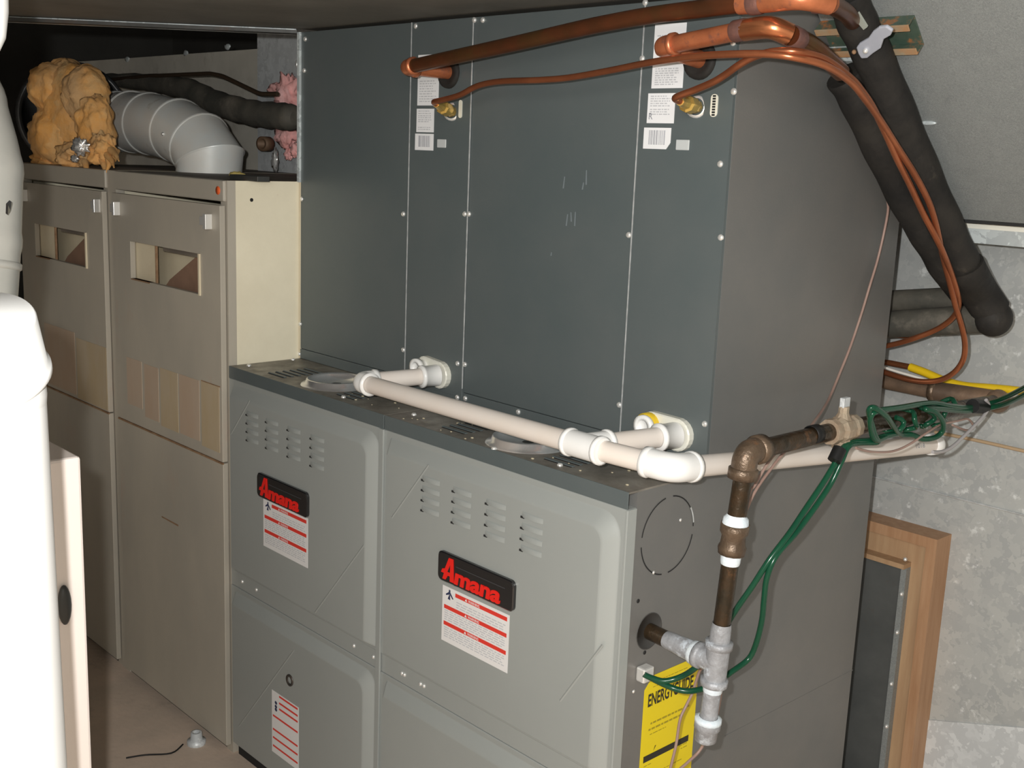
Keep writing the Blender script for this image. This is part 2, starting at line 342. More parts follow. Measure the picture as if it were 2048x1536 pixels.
# ------------------------------------------------------------------ old beige cabinets at left
def beige_unit(x0, x1, first):
    t = thing('old_furnace', 'tall dusty beige furnace cabinet right beside the new grey furnaces' if first else 'tall dusty beige furnace cabinet farther left, behind the white flue pipe', 'furnace', ((x0 + x1) / 2, .3, 0), None)
    g = G(); b0 = .022
    # body with open front: shell of panels
    sx = x1 - .002
    G().box((x0 + .003, b0, .0), (x0 + .018, .68, BH)).build('side_panel', beige, t)
    G().box((sx - .015, b0, .0), (sx, .68, BH)).build('side_panel', beige, t)
    G().box((x0 + .018, .665, .0), (sx - .015, .68, BH)).build('back_panel', beige, t)
    G().box((x0 + .018, b0, BH - .012), (sx - .015, .665, BH)).build('top_panel', beiged, t)
    # front frame posts and top rail
    G().box((x0 + .003, .0, 0), (x0 + .045, b0, BH)).build('front_post', beigef, t)
    G().box((x1 - .03, .002, 0), (sx, b0, BH)).build('front_post', beigef, t)
    G().box((x0 + .045, -.004, BH - .045), (x1 - .008, b0, BH)).build('top_rail', beigef, t, bevel=.003)
    # upper door with window
    dx0, dx1 = x0 + .05, x1 - .006
    zs = at(240, 835, Y=-.014).z; zu = BH - .053
    wa, wb = (x0 + .148, x0 + .494); wz0, wz1 = 1.080, 1.170
    o = [(dx0, zs), (dx1, zs), (dx1, zu), (dx0, zu)]; i_ = [(wa, wz0), (wb, wz0), (wb, wz1), (wa, wz1)]
    vs = [(x, -.014, z) for x, z in o + i_] + [(x, -.001, z) for x, z in o + i_]
    fs = []
    for k in range(4):
        k2 = (k + 1) % 4
        fs += [(k, k2, 4 + k2, 4 + k), (8 + k2, 8 + k, 12 + k, 12 + k2), (k, 8 + k, 8 + k2, k2), (4 + k2, 12 + k2, 12 + k, 4 + k)]
    ud = G().add(vs, fs).build('upper_door', beigef, t, bevel=.0015)
    fr = G()
    for (a, b) in (((wb, wz0 - .002), (wb + .006, wz1 + .001)),):
        fr.box((a[0], -.018, a[1]), (b[0], -.0142, b[1]))
    fr.build('window_lip', cream, ud)
    # window interior: cream box, rusty edge, brown sloping baffle
    yb = .06
    G().box((wa - .03, yb, wz0 - .04), (wb + .03, yb + .004, wz1 + .04)).build('inner_back', cream, t, 'cream enamel inside the opening')
    G().box((wa - .03, .0015, wz0 - .02), (wa + .10, .006, wz1 + .02)).build('inner_plate', cream, t)
    G().box((wa + .10, .001, wz0 - .01), (wa + .103, .007, wz1 + .02)).build('rusty_edge', rust, t)
    G().prism([(wa + .09, yb - .035, wz0 - .02), (wb + .01, yb - .035, wz0 - .02), (wb + .01, yb - .035, wz1 - .004), (wb - .09, yb - .035, wz1 - .016), (wa + .125, yb - .035, wz0 + .008)], (0, .02, 0)).build('sloping_baffle', brownm, t)
    G().box((wa + .12, .012, wz1 - .014), (wb + .01, .03, wz1 + .01)).build('inner_rail', beiged, t)
    # rust along window lower lip
    G().box((wa, -.0145, wz0 - .003), (wa + .10, -.001, wz0)).build('rust_streak', rust, ud)
    # lower door
    ld = G().box((dx0, -.013, .02), (dx1, 0, zs - .003)).build('lower_door', beigef, t, bevel=.0015)
    G().box((dx0, -.0145, zs - .005), (dx1, -.011, zs - .001)).build('rust_line', rust, ld)
    G().box((x0 + .01, .004, 0), (x1 - .01, .02, .02)).build('kick_strip', darkm, t)
    # latches
    for xx in ((x0 + .052, x1 - .085) if first else (x1 - .062, x0 + .06)):
        zl = 1.245
        l = G().box((xx, -.021, zl - .010), (xx + .044, -.014, zl + .010)).build('latch', screwm, t, bevel=.002)
        G().box((xx + .034, -.031, zl - .016), (xx + .046, -.014, zl + .017)).build('latch_hook', screwm, l, bevel=.001)
    if first:
        G().lathe((x1 - .03, -.0035, BH - .022), (0, -1, 0), [(0, 0.0001), (0, .009), (.002, .009), (.002, .0001)]).build('orange_sticker', mat('orange', (.75, .13, .03), .5), t)
        # faded instruction stickers
        for (u0, v0, u1, v1, u2, v2, m) in ((253, 713, 283, 724, 0, 805, stain), (288, 727, 316, 737, 0, 832, stain), (320, 735, 355, 747, 0, 850, stain2), (358, 747, 398, 762, 0, 865, stain), (402, 762, 438, 774, 0, 890, stain2)):
            a = at(u0, v0, Y=-.0145); b = at(u1, v1, Y=-.0145); c = at(u0, v2, Y=-.0145)
            G().box((a.x, -.0148, max(c.z, zs + .004)), (b.x, -.0140, (a.z + b.z) / 2)).build('faded_label', m, ud)
        a = at(402, 760, Y=-.015); b = at(440, 774, Y=-.015)
        G().box((a.x, -.0152, a.z - .002), (b.x, -.014, a.z)).build('rust_mark', rust, ud)
        a = at(323, 1033, Y=-.014); b = at(356, 1053, Y=-.014)
        G().hull8([(a.x, -.0136, a.z - .002), (b.x, -.0136, b.z), (b.x, -.0128, b.z), (a.x, -.0128, a.z - .002)], [(a.x, -.0136, a.z + .001), (b.x, -.0136, b.z + .004), (b.x, -.0128, b.z + .004), (a.x, -.0128, a.z + .001)]).build('rust_mark', rust, ld)
        p = at(504, 400, X=0); G().lathe((sx, p.y, p.z), (1, 0, 0), [(0, .0001), (0, .004), (.0006, .004), (.0006, .0001)]).build('screw_hole', dark, t)
    else:
        a = at(152, 675, Y=-.0145); b = at(212, 700, Y=-.0145); c = at(180, 785, Y=-.0145)
        G().box((a.x, -.0148, zs + .004), (b.x, -.0140, a.z)).build('faded_label', stain2, ud)
        G().box((a.x - .22, -.0148, zs + .01), (a.x - .01, -.0140, a.z + .012)).build('faded_label', stain, ud)
    return t
beige_unit(-.594, 0, True)
beige_unit(-1.2, -.594, False)
# black strip on the beige cabinet's top
a = at(463, 347, Y=.05); b = at(519, 347, Y=.05)
tag(G().box((a.x, .045, BH + .0005), (b.x, .075, BH + .012)).build('angle_strip', darkm, bevel=.001), 'short dark metal strip lying on top of the beige cabinet beside the flue elbow', 'strip')
a = at(434, 350, Y=.05)
tag(G().ball((a.x + .02, .09, BH + .008), .02, 8, (1.3, .8, .4), .4, 3).build('sealant_lump', mat('yellow_sealant', (.75, .60, .2), .6), None), 'yellowish sealant lump at the foot of the flue elbow', 'sealant')

# backdrop duct above the beige cabinets
t = thing('supply_duct', 'dusty tan-grey supply duct behind the flue elbow above the beige cabinets', 'duct', (-.9, .62, 1.2))
zr = at(540, 84, Y=.6).z; zl = at(200, 130, Y=.6).z; xl = at(200, 130, Y=.6).x; x2 = at(544, 90, Y=.6).x
zz = (zr + zl) / 2
G().box((-2.4, .6, BH - .1), (x2, 1.1, zz)).build('duct_body', ductt, t)
G().box((x2 - .006, .594, BH), (x2 + .002, .6, zz)).build('standing_seam', galvl, t)
for u, v in ((255, 118), (372, 106), (455, 94)):
    p = at(u, v, Y=.6); G().ball((p.x, .599, p.z), .011, 6, (1.6, .3, .8), .4, 3, u).build('sealant_dab', galvl, t)
t = thing('galvanised_plenum', 'bluish galvanised plenum side with pink fibreglass, left of the slate cabinets', 'plenum', (-.1, .5, BH))
G().box((x2 + .002, .55, BH + .001), (-.004, .9, ZT + .08)).build('casing', galv, t)
G().box((-.02, .19, BH + .002), (-.0045, .55, ZT - .02)).build('side_flange', galv, t)
for u, v in ((563, 125), (594, 132), (588, 233)):
    p = at(u, v, Y=.5); G().ball((min(p.x, -.03), .548, p.z), .006, 6, (.7, .5, 1.8)).build('screw', screwm, t)

# pink fibreglass clumps
k = 0
for (u, v, r, sz, seed) in ((565, 190, .055, (.8, .5, 1.0), 1), (545, 178, .035, (1.3, .5, .5), 2), (562, 268, .045, (1.0, .5, .8), 3), (580, 300, .024, (.8, .6, .8), 4), (565, 308, .018, (1, .6, .8), 6)):
    p = at(u, v, Y=.50)
    lab = ['large pink fibreglass tuft where the thin line enters the plenum', 'flat pink fibreglass tuft left of the large one', 'pink fibreglass tuft under the thick black pipe end', 'small pink fibreglass tuft below, beside the galvanised corner', 'smallest pink fibreglass scrap just above the beige cabinet top'][k]
    tag(G().ball((p.x, .52, p.z), r, 14, sz, .55, 2.2, seed).build('insulation_tuft', pink), lab, 'insulation', 'pink fibreglass tufts'); k += 1
p = at(538, 288, Y=.47); tag(G().lathe(p, (.3, -1, 0), [(0, .0001), (0, .02), (.03, .02), (.03, .012), (.01, .012), (.01, .0001)]).build('pipe_stub', mat('rusty_cap', (.16, .10, .06), .6, .3), None), 'short rusty pipe stub below the black insulated pipe', 'pipe')
p = at(550, 322, Y=.45); tag(G().ball((p.x, .45, p.z), .012, 8, (1, .6, 2.2), .8, 3, 2).build('foil_scrap', foil), 'scrap of foil hanging beside the pink fibreglass', 'foil')

# thick black line and thin line behind the elbow
pth = spline([at(*q, Y=.42) for q in ((215, 160), (300, 165), (370, 178), (430, 205), (500, 225), (560, 232), (592, 236))], 6)
t = thing('insulated_line', 'sagging black foam-insulated pipe behind the flue elbow above the beige cabinets', 'pipe', (-.3, .42, 1.45))
G().sweep(pth, [.02 + .015 * min(1, i / 14) + .002 * math.sin(i * 2.1) for i in range(len(pth) - 3)] + [.033, .028, .018], 18).build('foam_sleeve', insul2, t)
tag(G().sweep(fillet([at(*q, Y=.40) for q in ((215, 160), (300, 152), (420, 147), (445, 152), (520, 188), (555, 188))], .02), .006, 10).build('thin_line', mat('dark_line', (.06, .04, .025), .5, .3)), 'thin dark copper line bent above the sagging black pipe', 'pipe')

# flue elbow: adjustable four-gore elbow rising from the beige cabinet
t = thing('flue_elbow', 'grey galvanised flue elbow rising from the beige cabinet and turning left', 'flue pipe', (-.1, .25, BH))
YE = .25
cb = at(418, 340, Y=YE); cb.z = BH
R0 = .084
cpts = [cb, Vector((cb.x, YE, BH + .035))]
c1 = at(415, 305, Y=YE); c2 = at(375, 268, Y=YE); c3 = at(325, 248, Y=YE); c4 = at(262, 242, Y=YE); c5 = at(180, 240, Y=YE)
EP = [Vector((cb.x, YE, BH + .0005)), at(420, 318, Y=YE), at(400, 288, Y=YE), at(358, 262, Y=YE), at(302, 248, Y=YE), at(240, 243, Y=YE), at(150, 240, Y=YE)]
for n_ in range(6):
    a, b = EP[n_], EP[n_ + 1]
    # mitred gore: rings lie in the planes that halve the bends
    def mitre(k):
        din = (EP[k] - EP[k - 1]).normalized() if k else (EP[1] - EP[0]).normalized()
        dout = (EP[k + 1] - EP[k]).normalized() if k < 6 else din
        if k == 0: return Vector((0, 0, 1))
        return (din + dout).normalized()
    d = (b - a).normalized(); u_ = Vector((0, 1, 0)); w_ = d.cross(u_).normalized(); S_ = 40; g = G(); vs = []
    for (c, nn, rr) in ((a, mitre(n_), R0), (b, mitre(n_ + 1), R0)):
        for k in range(S_):
            q = u_ * math.cos(2 * math.pi * k / S_) * rr + w_ * math.sin(2 * math.pi * k / S_) * rr
            q = q - d * (q.dot(nn) / d.dot(nn)); vs.append(c + q)
    g.add(vs, [(k, (k + 1) % S_, S_ + (k + 1) % S_, S_ + k) for k in range(S_)], True)
    g.build('gore', flue, t)
    if n_:
        g = G(); loop = [p + (p - a).normalized() * .0015 for p in vs[:S_]]
        rim = []
        for k in range(S_):
            c0 = loop[k]; rad = (c0 - a).normalized()
            rim += [c0 + d * .004 - rad * .002, c0 + rad * .0025, c0 - d * .004 - rad * .002]
        g.add(rim, [(3 * k + m, 3 * ((k + 1) % S_) + m, 3 * ((k + 1) % S_) + m + 1, 3 * k + m + 1) for k in range(S_) for m in (0, 1)], True)
        g.build('seam_bead', flue, t)
g = G(); g.lathe(at(268, 244, Y=YE), (EP[5] - EP[4]), [(0, R0), (.003, R0 + .004), (.009, R0 + .004), (.012, R0)], 40); g.build('swage_ring', flue, t)
p = at(326, 268, Y=YE - R0); G().ball(p, .005, 6).build('screw', screwm, t)

# insulated duct end with orange batt
t = thing('insulated_flue', 'black jacketed duct wrapped in torn orange fibreglass at upper left', 'duct', (-.7, .2, 1.4))
cc = at(140, 232, Y=.17); ax = Vector((1, -.42, .0)).normalized()
jc = at(147, 233, Y=.25) - ax * .12
G().lathe(jc - ax * .12, ax, [(0, .0), (0, .160), (.21, .163), (.235, .168), (.245, .165), (.245, .150), (.20, .150), (.20, .0)], 40).build('jacket', mat('black_jacket', (.03, .032, .034), .35, 0, (.06, .06, .06), 9., .6), t)
g = G(); fr_ = Vector((-.2, -1, -.05)).normalized()
for (u, v, r, sz, sd, dy, dp) in ((138, 228, .142, (1.0, .5, 1.06), 3, .10, .05), (105, 275, .100, (1.0, .55, .85), 5, .06, .08), (172, 190, .100, (.85, .55, .78), 8, .07, .07), (190, 255, .070, (1, .6, 1.2), 11, .05, .12), (98, 175, .085, (.9, .6, .8), 14, .06, .08), (205, 298, .045, (1.2, .7, .9), 21, .03, .3), (85, 325, .045, (1.3, .6, .6), 24, .04, .25), (150, 310, .06, (1.4, .6, .6), 27, .03, .25)):
    p = at(u, v, Y=dy); g.ball(p, r, 30, sz, dp, 2.4, sd)
g.v = [p + Vector((0, 1, 0)) * .012 * noise.fractal(Vector((p.x * 26 + p.z * 18, p.y * 20, p.z * 30 - p.x * 22)), 1., 2., 4) for p in g.v]
bt = g.build('fibreglass_batt', batt, t, 'torn orange fibreglass')
for (u0, v0, u1, v1) in ((170, 325, 172, 352), (205, 320, 212, 362), (215, 310, 228, 335), (222, 300, 238, 322), (218, 318, 212, 345)):
    a = at(u0, v0, Y=.02); b = at(u1, v1, Y=.0); G().sweep([a, (a + b) / 2 + Vector((.008, 0, 0)), b], [.010, .006, .0015], 8).build('fibre_strand', batt, bt)
p = at(160, 292, Y=-.015); G().ball(p, .034, 14, (1.0, .4, .55), .75, 3.5, 5).build('foil_patch', foil, bt, 'crumpled shiny foil')
p = at(150, 317, Y=-.01); G().ball(p, .018, 10, (1.0, .4, .5), .75, 3.5, 9).build('foil_patch', foil, bt)

# ------------------------------------------------------------------ new furnaces
def rrect(x0, z0, x1, z1, r, y, n=5):
    pts = []; r4 = r if isinstance(r, (list, tuple)) else (r, r, r, r)
    for sx_, sz_, a0, r in ((1, 1, 0, r4[0]), (-1, 1, 90, r4[1]), (-1, -1, 180, r4[2]), (1, -1, 270, r4[3])):
        cx = (x1 - r) if sx_ > 0 else (x0 + r); cz = (z1 - r) if sz_ > 0 else (z0 + r)
        for k in range(n + 1):
            a = math.radians(a0 + 90 * k / n); pts.append(Vector((cx + r * math.cos(a), y, cz + r * math.sin(a))))
    return pts
def rings(g, loops, smooth=False, cap=True):
    n = len(loops[0]); vs = [p for l in loops for p in l]; fs = []
    for i in range(len(loops) - 1):
        for k in range(n):
            k2 = (k + 1) % n; fs.append((i * n + k, (i + 1) * n + k, (i + 1) * n + k2, i * n + k2))
    if cap: fs.append(tuple(range((len(loops) - 1) * n, len(loops) * n)))
    g.add(vs, fs, smooth)
def door(name, x0, z0, x1, z1, t, m_in, drop=0):
    g = G()
    L = [rrect(x0, z0, x1, z1, .0015, .02), rrect(x0, z0, x1, z1, .0015, .001), rrect(x0 + .001, z0 + .001, x1 - .001, z1 - .001, .002, 0)]
    a = m_in; 
    for ins, y in ((0, 0), (.002, -.0008), (.004, -.0024), (.023, -.0126), (.0255, -.0136), (.028, -.014)):
        L.append(rrect(x0 + .020 + ins * .25, z0 + a[1] * .5 + ins * .3 * a[4], x1 - a[2] - ins, z1 - a[3] - ins, (max(.036 - ins * .5, .008), .004, .004, .005), y))
    rings(g, L, False)
    ob = g.build(name, doorp, t, merge=True)
    for p in ob.data.polygons: p.use_smooth = len(p.vertices) <= 4 and abs(p.normal.y) > .3 and abs(p.normal.y) < .999
    return ob

def warning_label(x0, z0, x1, z1, parent, y, small=False):
    lb = G().box((x0, y - .0006, z0), (x1, y, z1)).build('warning_label', paper, parent, 'white warning label with red stripes')
    g = G(); w_ = x1 - x0; h_ = z1 - z0; gt = G(); gi = G()
    yf = y - .0008
    if not small:
        for k, (zc, xa) in enumerate(((.915, .20), (.635, .03), (.335, .03))):
            a = x0 + w_ * xa; b = x1 - w_ * .03; zb = z0 + h_ * zc
            g.box((a, yf, zb - h_ * .035), (b, y - .0005, zb + h_ * .035))
            add_text(gt, 'WARNING', (x0 + w_ * .40, yf - .0002, zb - h_ * .022), (1, 0, 0), (0, 0, 1), .0066, w_ * .17, bold=.0001)
            gt.prism([(x0 + w_ * .35, yf - .0002, zb - h_ * .02), (x0 + w_ * .385, yf - .0002, zb - h_ * .02), (x0 + w_ * .3675, yf - .0002, zb + h_ * .025)], (0, .0001, 0))
        rows = [(.80, .22), (.755, .22), (.71, .22), (.57, .04), (.53, .04), (.49, .04), (.45, .04), (.41, .04), (.26, .04), (.22, .04), (.18, .04), (.14, .04), (.10, .04)]
        tl = G()
        for zc, xa in rows:
            x = x0 + w_ * xa
            while x < x1 - w_ * .08:
                l = w_ * random.uniform(.03, .09); tl.box((x, yf, z0 + h_ * zc - .0009), (min(x + l, x1 - w_ * .05), y - .0005, z0 + h_ * zc + .0009)); x += l + w_ * .015
        tl.build('small_print', inkl, lb, kind='stuff')
        cx = x0 + w_ * .11; cz = z0 + h_ * .88; s_ = h_ * .075
        gi.prism([(cx - s_ * .3, yf, cz + s_ * .5), (cx + s_ * .3, yf, cz + s_ * .5), (cx + s_ * .25, yf, cz + s_ * 1.1), (cx - s_ * .25, yf, cz + s_ * 1.1)], (0, .0002, 0))
        gi.prism([(cx - s_ * 1.3, yf, cz - s_ * .2), (cx - s_ * .3, yf, cz + s_ * .5), (cx + s_ * .3, yf, cz + s_ * .5), (cx + s_ * 1.4, yf, cz - s_ * .7), (cx + s_ * 1.1, yf, cz - s_ * .9), (cx + s_ * .1, yf, cz), (cx - s_ * .2, yf, cz - s_ * .1), (cx - s_ * 1.2, yf, cz - s_ * .5)], (0, .0002, 0))
        gi.prism([(cx - s_ * .6, yf, cz - s_ * 1.2), (cx - s_ * .1, yf, cz - s_ * .1), (cx + s_ * .2, yf, cz - s_ * .1), (cx + s_ * .3, yf, cz - s_ * 1.3)], (0, .0002, 0))
        gi.build('pictogram', inkb, lb)
    else:
        for k, zc in enumerate((.965, .86, .765, .60, .38, .245, .11)):
            xa = .28 if k < 3 else .04
            g.box((x0 + w_ * xa, yf, z0 + h_ * zc - .0022), (x1 - w_ * .03, y - .0005, z0 + h_ * zc + .0022))
        cx = x0 + w_ * .16
        for zc in (.83, .77, .72): gi.ball((cx, yf, z0 + h_ * zc), .005, 6, (1, .1, .8))
        gi.build('pictogram', inkb, lb)
    g.build('red_stripe', redp, lb)
    if gt.v: gt.build('lettering', paper, lb)
    return lb

def furnace(x0, x1, first):
    t = thing('furnace', ('grey gas furnace on the left, next to the beige cabinets' if first else 'grey gas furnace on the right, with the gas pipe and yellow label on its side'), 'furnace', ((x0 + x1) / 2, .3, 0), 'pair of new grey furnaces')
    e = .0012
    # casing
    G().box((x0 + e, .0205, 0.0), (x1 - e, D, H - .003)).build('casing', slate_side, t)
    # top panel with front flange
    tp = G().box((x0 + e, .001, H - .003), (x1 - e, D, H)).build('top_panel', topm, t)
    G().box((x0 + e, -.0005, H - FH), (x1 - e, .0015, H + .0003)).build('front_flange', slate, t, bevel=.0005)
    # doors
    ud = door('upper_door', x0 + e, ZD, x1 - e, H - FH - .0005, t, (.022, .012, .010, .010, 1))
    ld = door('lower_door', x0 + e, .03, x1 - e, ZD - .038, t, (.022, .02, .010, .010, 1))
    G().box((x0 + e, .002, ZD - .037), (x1 - e, .02, ZD - .001)).build('middle_rail', doorp, t)
    G().box((x0 + .01, .01, 0), (x1 - .01, .02, .03)).build('base_rail', dark, t)
    # crease lines of the doors
    cr = (((728, 1090), (630, 1225), ud), ((500, 800), (462, 868), ud), ((588, 1300), (478, 1452), ld)) if first else (((784, 1035), (857, 930), ud), ((1205, 1290), (1120, 1402), ud))
    for (q0_, q1_, dd) in cr:
        a = at(*q0_, Y=-.014); b = at(*q1_, Y=-.014); v_ = (b - a).normalized(); n_ = Vector((v_.z, 0, -v_.x)) * .0022
        G().add([a - n_, b - n_, b + n_, a + n_, a + Vector((0, -.0008, 0)), b + Vector((0, -.0008, 0))], [(0, 1, 5, 4), (3, 4, 5, 2), (0, 4, 3), (1, 2, 5)]).build('crease', doorp, dd)
    # louvres
    cols = [.096, .175, .259, .344] if first else [.701, .785, .871, .958]
    zt0 = .8435; dz = .0187
    me = None
    for c in cols:
        for r_ in range(4):
            z = zt0 - dz * r_; w_ = .052
            if me is None:
                g = G(); n = 6; vs = []
                # hood: quarter-round ramp, open at its lower edge
                for k in range(n + 1):
                    s_ = k / n; hz = math.cos(s_ * math.pi / 2) * .009; hy = -math.sin(s_ * math.pi / 2) * .0034
                    vs += [(c + .004, -.014 + hy * .2, z + hz), (c + .012, -.014 + hy, z + hz), (c + w_ - .010, -.014 + hy, z + hz), (c + w_, -.014 + hy * .1, z + hz)]
                fs = []
                for k in range(n):
                    for j in range(3): a = k * 4 + j; fs.append((a, a + 1, a + 5, a + 4))
                g.add(vs, fs, True)
                first_ob = g.build('louvre', doorp, ud); me = first_ob.data; o0 = (c, z)
                sl = G().box((c + .001, -.0155, z - .0022), (c + .009, -.0139, z + .0012)).build('louvre_slot', dark, first_ob); sm_ = sl.data
            else:
                ob = bpy.data.objects.new('louvre', me); C.objects.link(ob); ob.parent = ud; ob.location = (c - o0[0], 0, z - o0[1])
                s2 = bpy.data.objects.new('louvre_slot', sm_); C.objects.link(s2); s2.parent = ob
    # badge
    bx0, bx1, bz0, bz1 = ((.150, .344, .676, .729) if first else (.760, .955, .677, .731))
    g = G()
    rings(g, [rrect(bx0, bz0, bx1, bz1, .010, -.0139), rrect(bx0, bz0, bx1, bz1, .010, -.019), rrect(bx0 + .002, bz0 + .002, bx1 - .002, bz1 - .002, .009, -.0205)])
    bd = g.build('badge', black, ud, 'black badge with red lettering')
    g = G(); yb = -.0207
    hgt = bz1 - bz0
    def P(u, v): return (bx0 + .012 + u * .001, yb, bz0 + .006 + v * .001)
    # big slanted capital A with a swash, in millimetres
    g.prism([P(*q) for q in ((4, 0), (12, 0), (18, 9), (24, 9), (24, 0), (34, 0), (31, 42), (20, 42), (10, 20), (3, 18), (0, 11), (8, 11))], (0, -.0014, 0))
    g2 = G(); add_text(g2, 'mana', (bx0 + .047, yb - .0006, bz0 + .0065), (1, 0, 0), (0, 0, 1), .040, .118, bold=.0014, shear=.12, extrude=.0007)
    g.v += []; 
    g.add(g2.v, g2.f)
    g.build('lettering', red, bd)
    g = G(); g.prism([P(*q) for q in ((17.5, 16), (24, 16), (24.5, 30))], (0, -.0016, 0)); g.build('letter_counter', black, bd)
    g = G(); g.box((bx0 + .05, yb - .0003, bz0 + .036), (bx1 - .02, yb + .0002, bz0 + .0375)); g.build('glossy_ridge', mat('badge_grey', (.05, .05, .052), .3), bd)
    if first: warning_label(.167, .5675, .339, .674, ud, -.0139)
    else: warning_label(.769, .564, .942, .667, ud, -.0139)
    # lower door: sight glass and long label
    if first:
        p = at(581, 1360, Y=-.013)
        G().lathe((p.x, -.0135, p.z), (0, -1, 0), [(0, .013), (.003, .013), (.003, .008), (-.001, .008), (-.001, .0001)], 20).build('sight_glass', darkm, ld)
        warning_label(.199, .098, .306, .245, ld, -.0139, True)
    # screws on the middle rail
    for u, v in (((484, 1166), (512, 1179), (707, 1298), (746, 1317)) if first else ((803, 1353), (808, 1352), (840, 1375), (847, 1374))):
        p = at(u, v, Y=0.001); G().lathe((p.x, .002, ZD - .018 if True else p.z), (0, -1, 0), [(0, .0042), (.0015, .0042), (.003, .0025), (.003, .0001)], 10).build('screw', screwm, t)
    # top: vent collar, slot groups, screws
    cx, cy = ((.292, .085) if first else (.872, .080)); rr = .062
    G().lathe((cx, cy, H), (0, 0, 1), [(0, rr + .012), (.002, rr + .010), (.005, rr + .002), (.012, rr), (.014, rr - .003), (.010, rr - .006), (.003, rr - .010), (.0015, .0001)], 40).build('vent_collar', collar, t, 'shiny round vent collar')
    G().lathe((cx, cy, H + .0012), (0, 0, 1), [(0, rr - .010), (.0006, rr - .010), (.0006, .0001)], 30).build('vent_opening', darkm, t)
    for gx in ((x0 + .115, x1 - .205) if first else (x0 + .13, x1 - .21)):
        if first and gx > .3: gx = .372
        for k in range(6):
            y = .03 + k * .018
            G().box((gx, y, H + .0002), (gx + .065, y + .0055, H + .0022)).build('top_louvre', slate, tp, bevel=.0008)
            G().box((gx + .002, y - .003, H + .0001), (gx + .063, y, H + .0005)).build('top_slot', dark, tp)
    for u, v in (((498, 731), (586, 719), (687, 794), (806, 823)) if first else ((828, 829), (988, 897), (1120, 930), (1297, 975))):
        p = at(u, v, Z=H + .001)
        if x0 + .006 < p.x < x1 - .006: 
            G().lathe((p.x, p.y, H), (0, 0, 1), [(0, .0050), (.002, .0050), (.004, .003), (.004, .0001)], 10).build('screw', screwm, t)
    g = G()
    for k in range(45 if not first else 22):
        x = random.uniform(x0 + .02 if not first else .33, x1 - .02); y = random.uniform(.008, .14)
        if (x - cx) ** 2 + (y - cy) ** 2 < .08 ** 2: continue
        g.ball((x, y, H + .0008), random.uniform(.0012, .003), 4, (1.3, 1, .5))
    g.build('debris', mat('debris', (.45, .40, .28), .7), tp, kind='stuff')
    return t
f1 = furnace(0, W1, True)
f2 = furnace(W1, W, False)
e = .0012
# vertical corner bead between the doors and at the right corner
G().box((W1 - .011, -.0045, .0), (W1 + .003, .0, H - FH)).build('door_edge_bead', doorp, f1, bevel=.001)
G().box((W - .004, -.001, .03), (W + .0005, .0203, H - FH - .001)).build('door_return', doorp, f2, bevel=.001)

# side of the right furnace: knockout, gas hole, small holes, screws, sticker
X = W - e
cy, cz, kr = .0985, .847, .0625
g = G()
for a0, a1 in ((100, 172), (186, 262), (276, 350), (2, 84)):
    vs = []; n = 12
    for k in range(n + 1):
        a = math.radians(a0 + (a1 - a0) * k / n)
        for r_ in (kr - .0011, kr + .0011): vs.append((X + .0006, cy + math.cos(a) * r_, cz + math.sin(a) * r_))
    g.add(vs, [(2 * k, 2 * k + 1, 2 * k + 3, 2 * k + 2) for k in range(n)])
ko = g.build('knockout_slot', dark, f2)
g = G(); vs = []
for k in range(9):
    a = math.radians(8 + 26 * k / 8)
    for r_ in (kr - .001, kr + .0018): vs.append((X + .0009, cy + math.cos(a) * r_, cz + math.sin(a) * r_))
g.add(vs, [(2 * k, 2 * k + 1, 2 * k + 3, 2 * k + 2) for k in range(8)]); g.build('knockout_glint', edge, f2)  # pale arc painted as a glint on the knockout rim
hp = at(1298, 1262, X=X)
G().lathe((X, hp.y, hp.z), (1, 0, 0), [(.0004, .030), (.0008, .030), (.0008, .0285), (.0005, .0285), (.0005, .0001)], 28).build('gas_opening', mat('opening_dark', (.05, .048, .045), .6), f2)
for u, v in ((1276, 1202), (1289, 1305)):
    p = at(u, v, X=X); G().lathe((X, p.y, p.z), (1, 0, 0), [(.0002, .0035), (.0006, .0035), (.0006, .0001)], 10).build('small_hole', dark, f2)
for u, v in ((1307, 1145), (1361, 1040), (1267, 1383)):
    p = at(u, v, X=X); G().lathe((X, p.y, p.z), (1, 0, 0), [(.0002, .003), (.001, .0028), (.002, .0001)], 10).build('rivet', screwm, f2)
# drawn crease across the side
a = at(1450, 1472, X=X); b = at(1705, 1340, X=X)
G().sweep([a, b], .0009, 5).build('crease', slate_side, f2)
# yellow energy sticker
yl = [at(*q, X=X) for q in ((1310, 1352), (1381, 1326), (1397, 1345))]
y0, y1, z1 = .067, .2035, .617; z0 = .37
pts = [(X + .0008, y0, z0 + .0), (X + .0008, y1 - .02, z0 - .0), (X + .0008, y1, z0 + .02), (X + .0008, y1, z1 - .022), (X + .0008, y1 - .018, z1), (X + .0008, y0 + .020, z1), (X + .0008, y0, z1 - .02)]
st = G().prism(pts, (-.0007, 0, 0)).build('energy_label', yelp, f2, 'yellow energy label with black print')
xo = X + .0012
g = G(); add_text(g, 'ENERGYGUIDE', (xo, y0 + .010, z1 - .051), (0, 1, 0), (0, 0, 1), .030, y1 - y0 - .022, bold=.0008)
g.build('lettering', yink, st)
G().box((X + .0009, y0 + .008, z1 - .148), (xo, y1 - .014, z1 - .137)).build('black_bar', yink, st)
g = G(); g.prism([(X + .0009, y0 + .032, z1 - .134), (xo, y0 + .035, z1 - .126), (X + .0009, y0 + .038, z1 - .126)], (.0002, 0, 0))
g.build('arrow_mark', yink, st)
g = G()
def dash(z, ya, yb, h=.0012):
    y = ya
    while y < yb:
        l = random.uniform(.004, .012); g.box((X + .0009, y, z - h / 2), (xo, min(y + l, yb), z + h / 2)); y += l + .0022
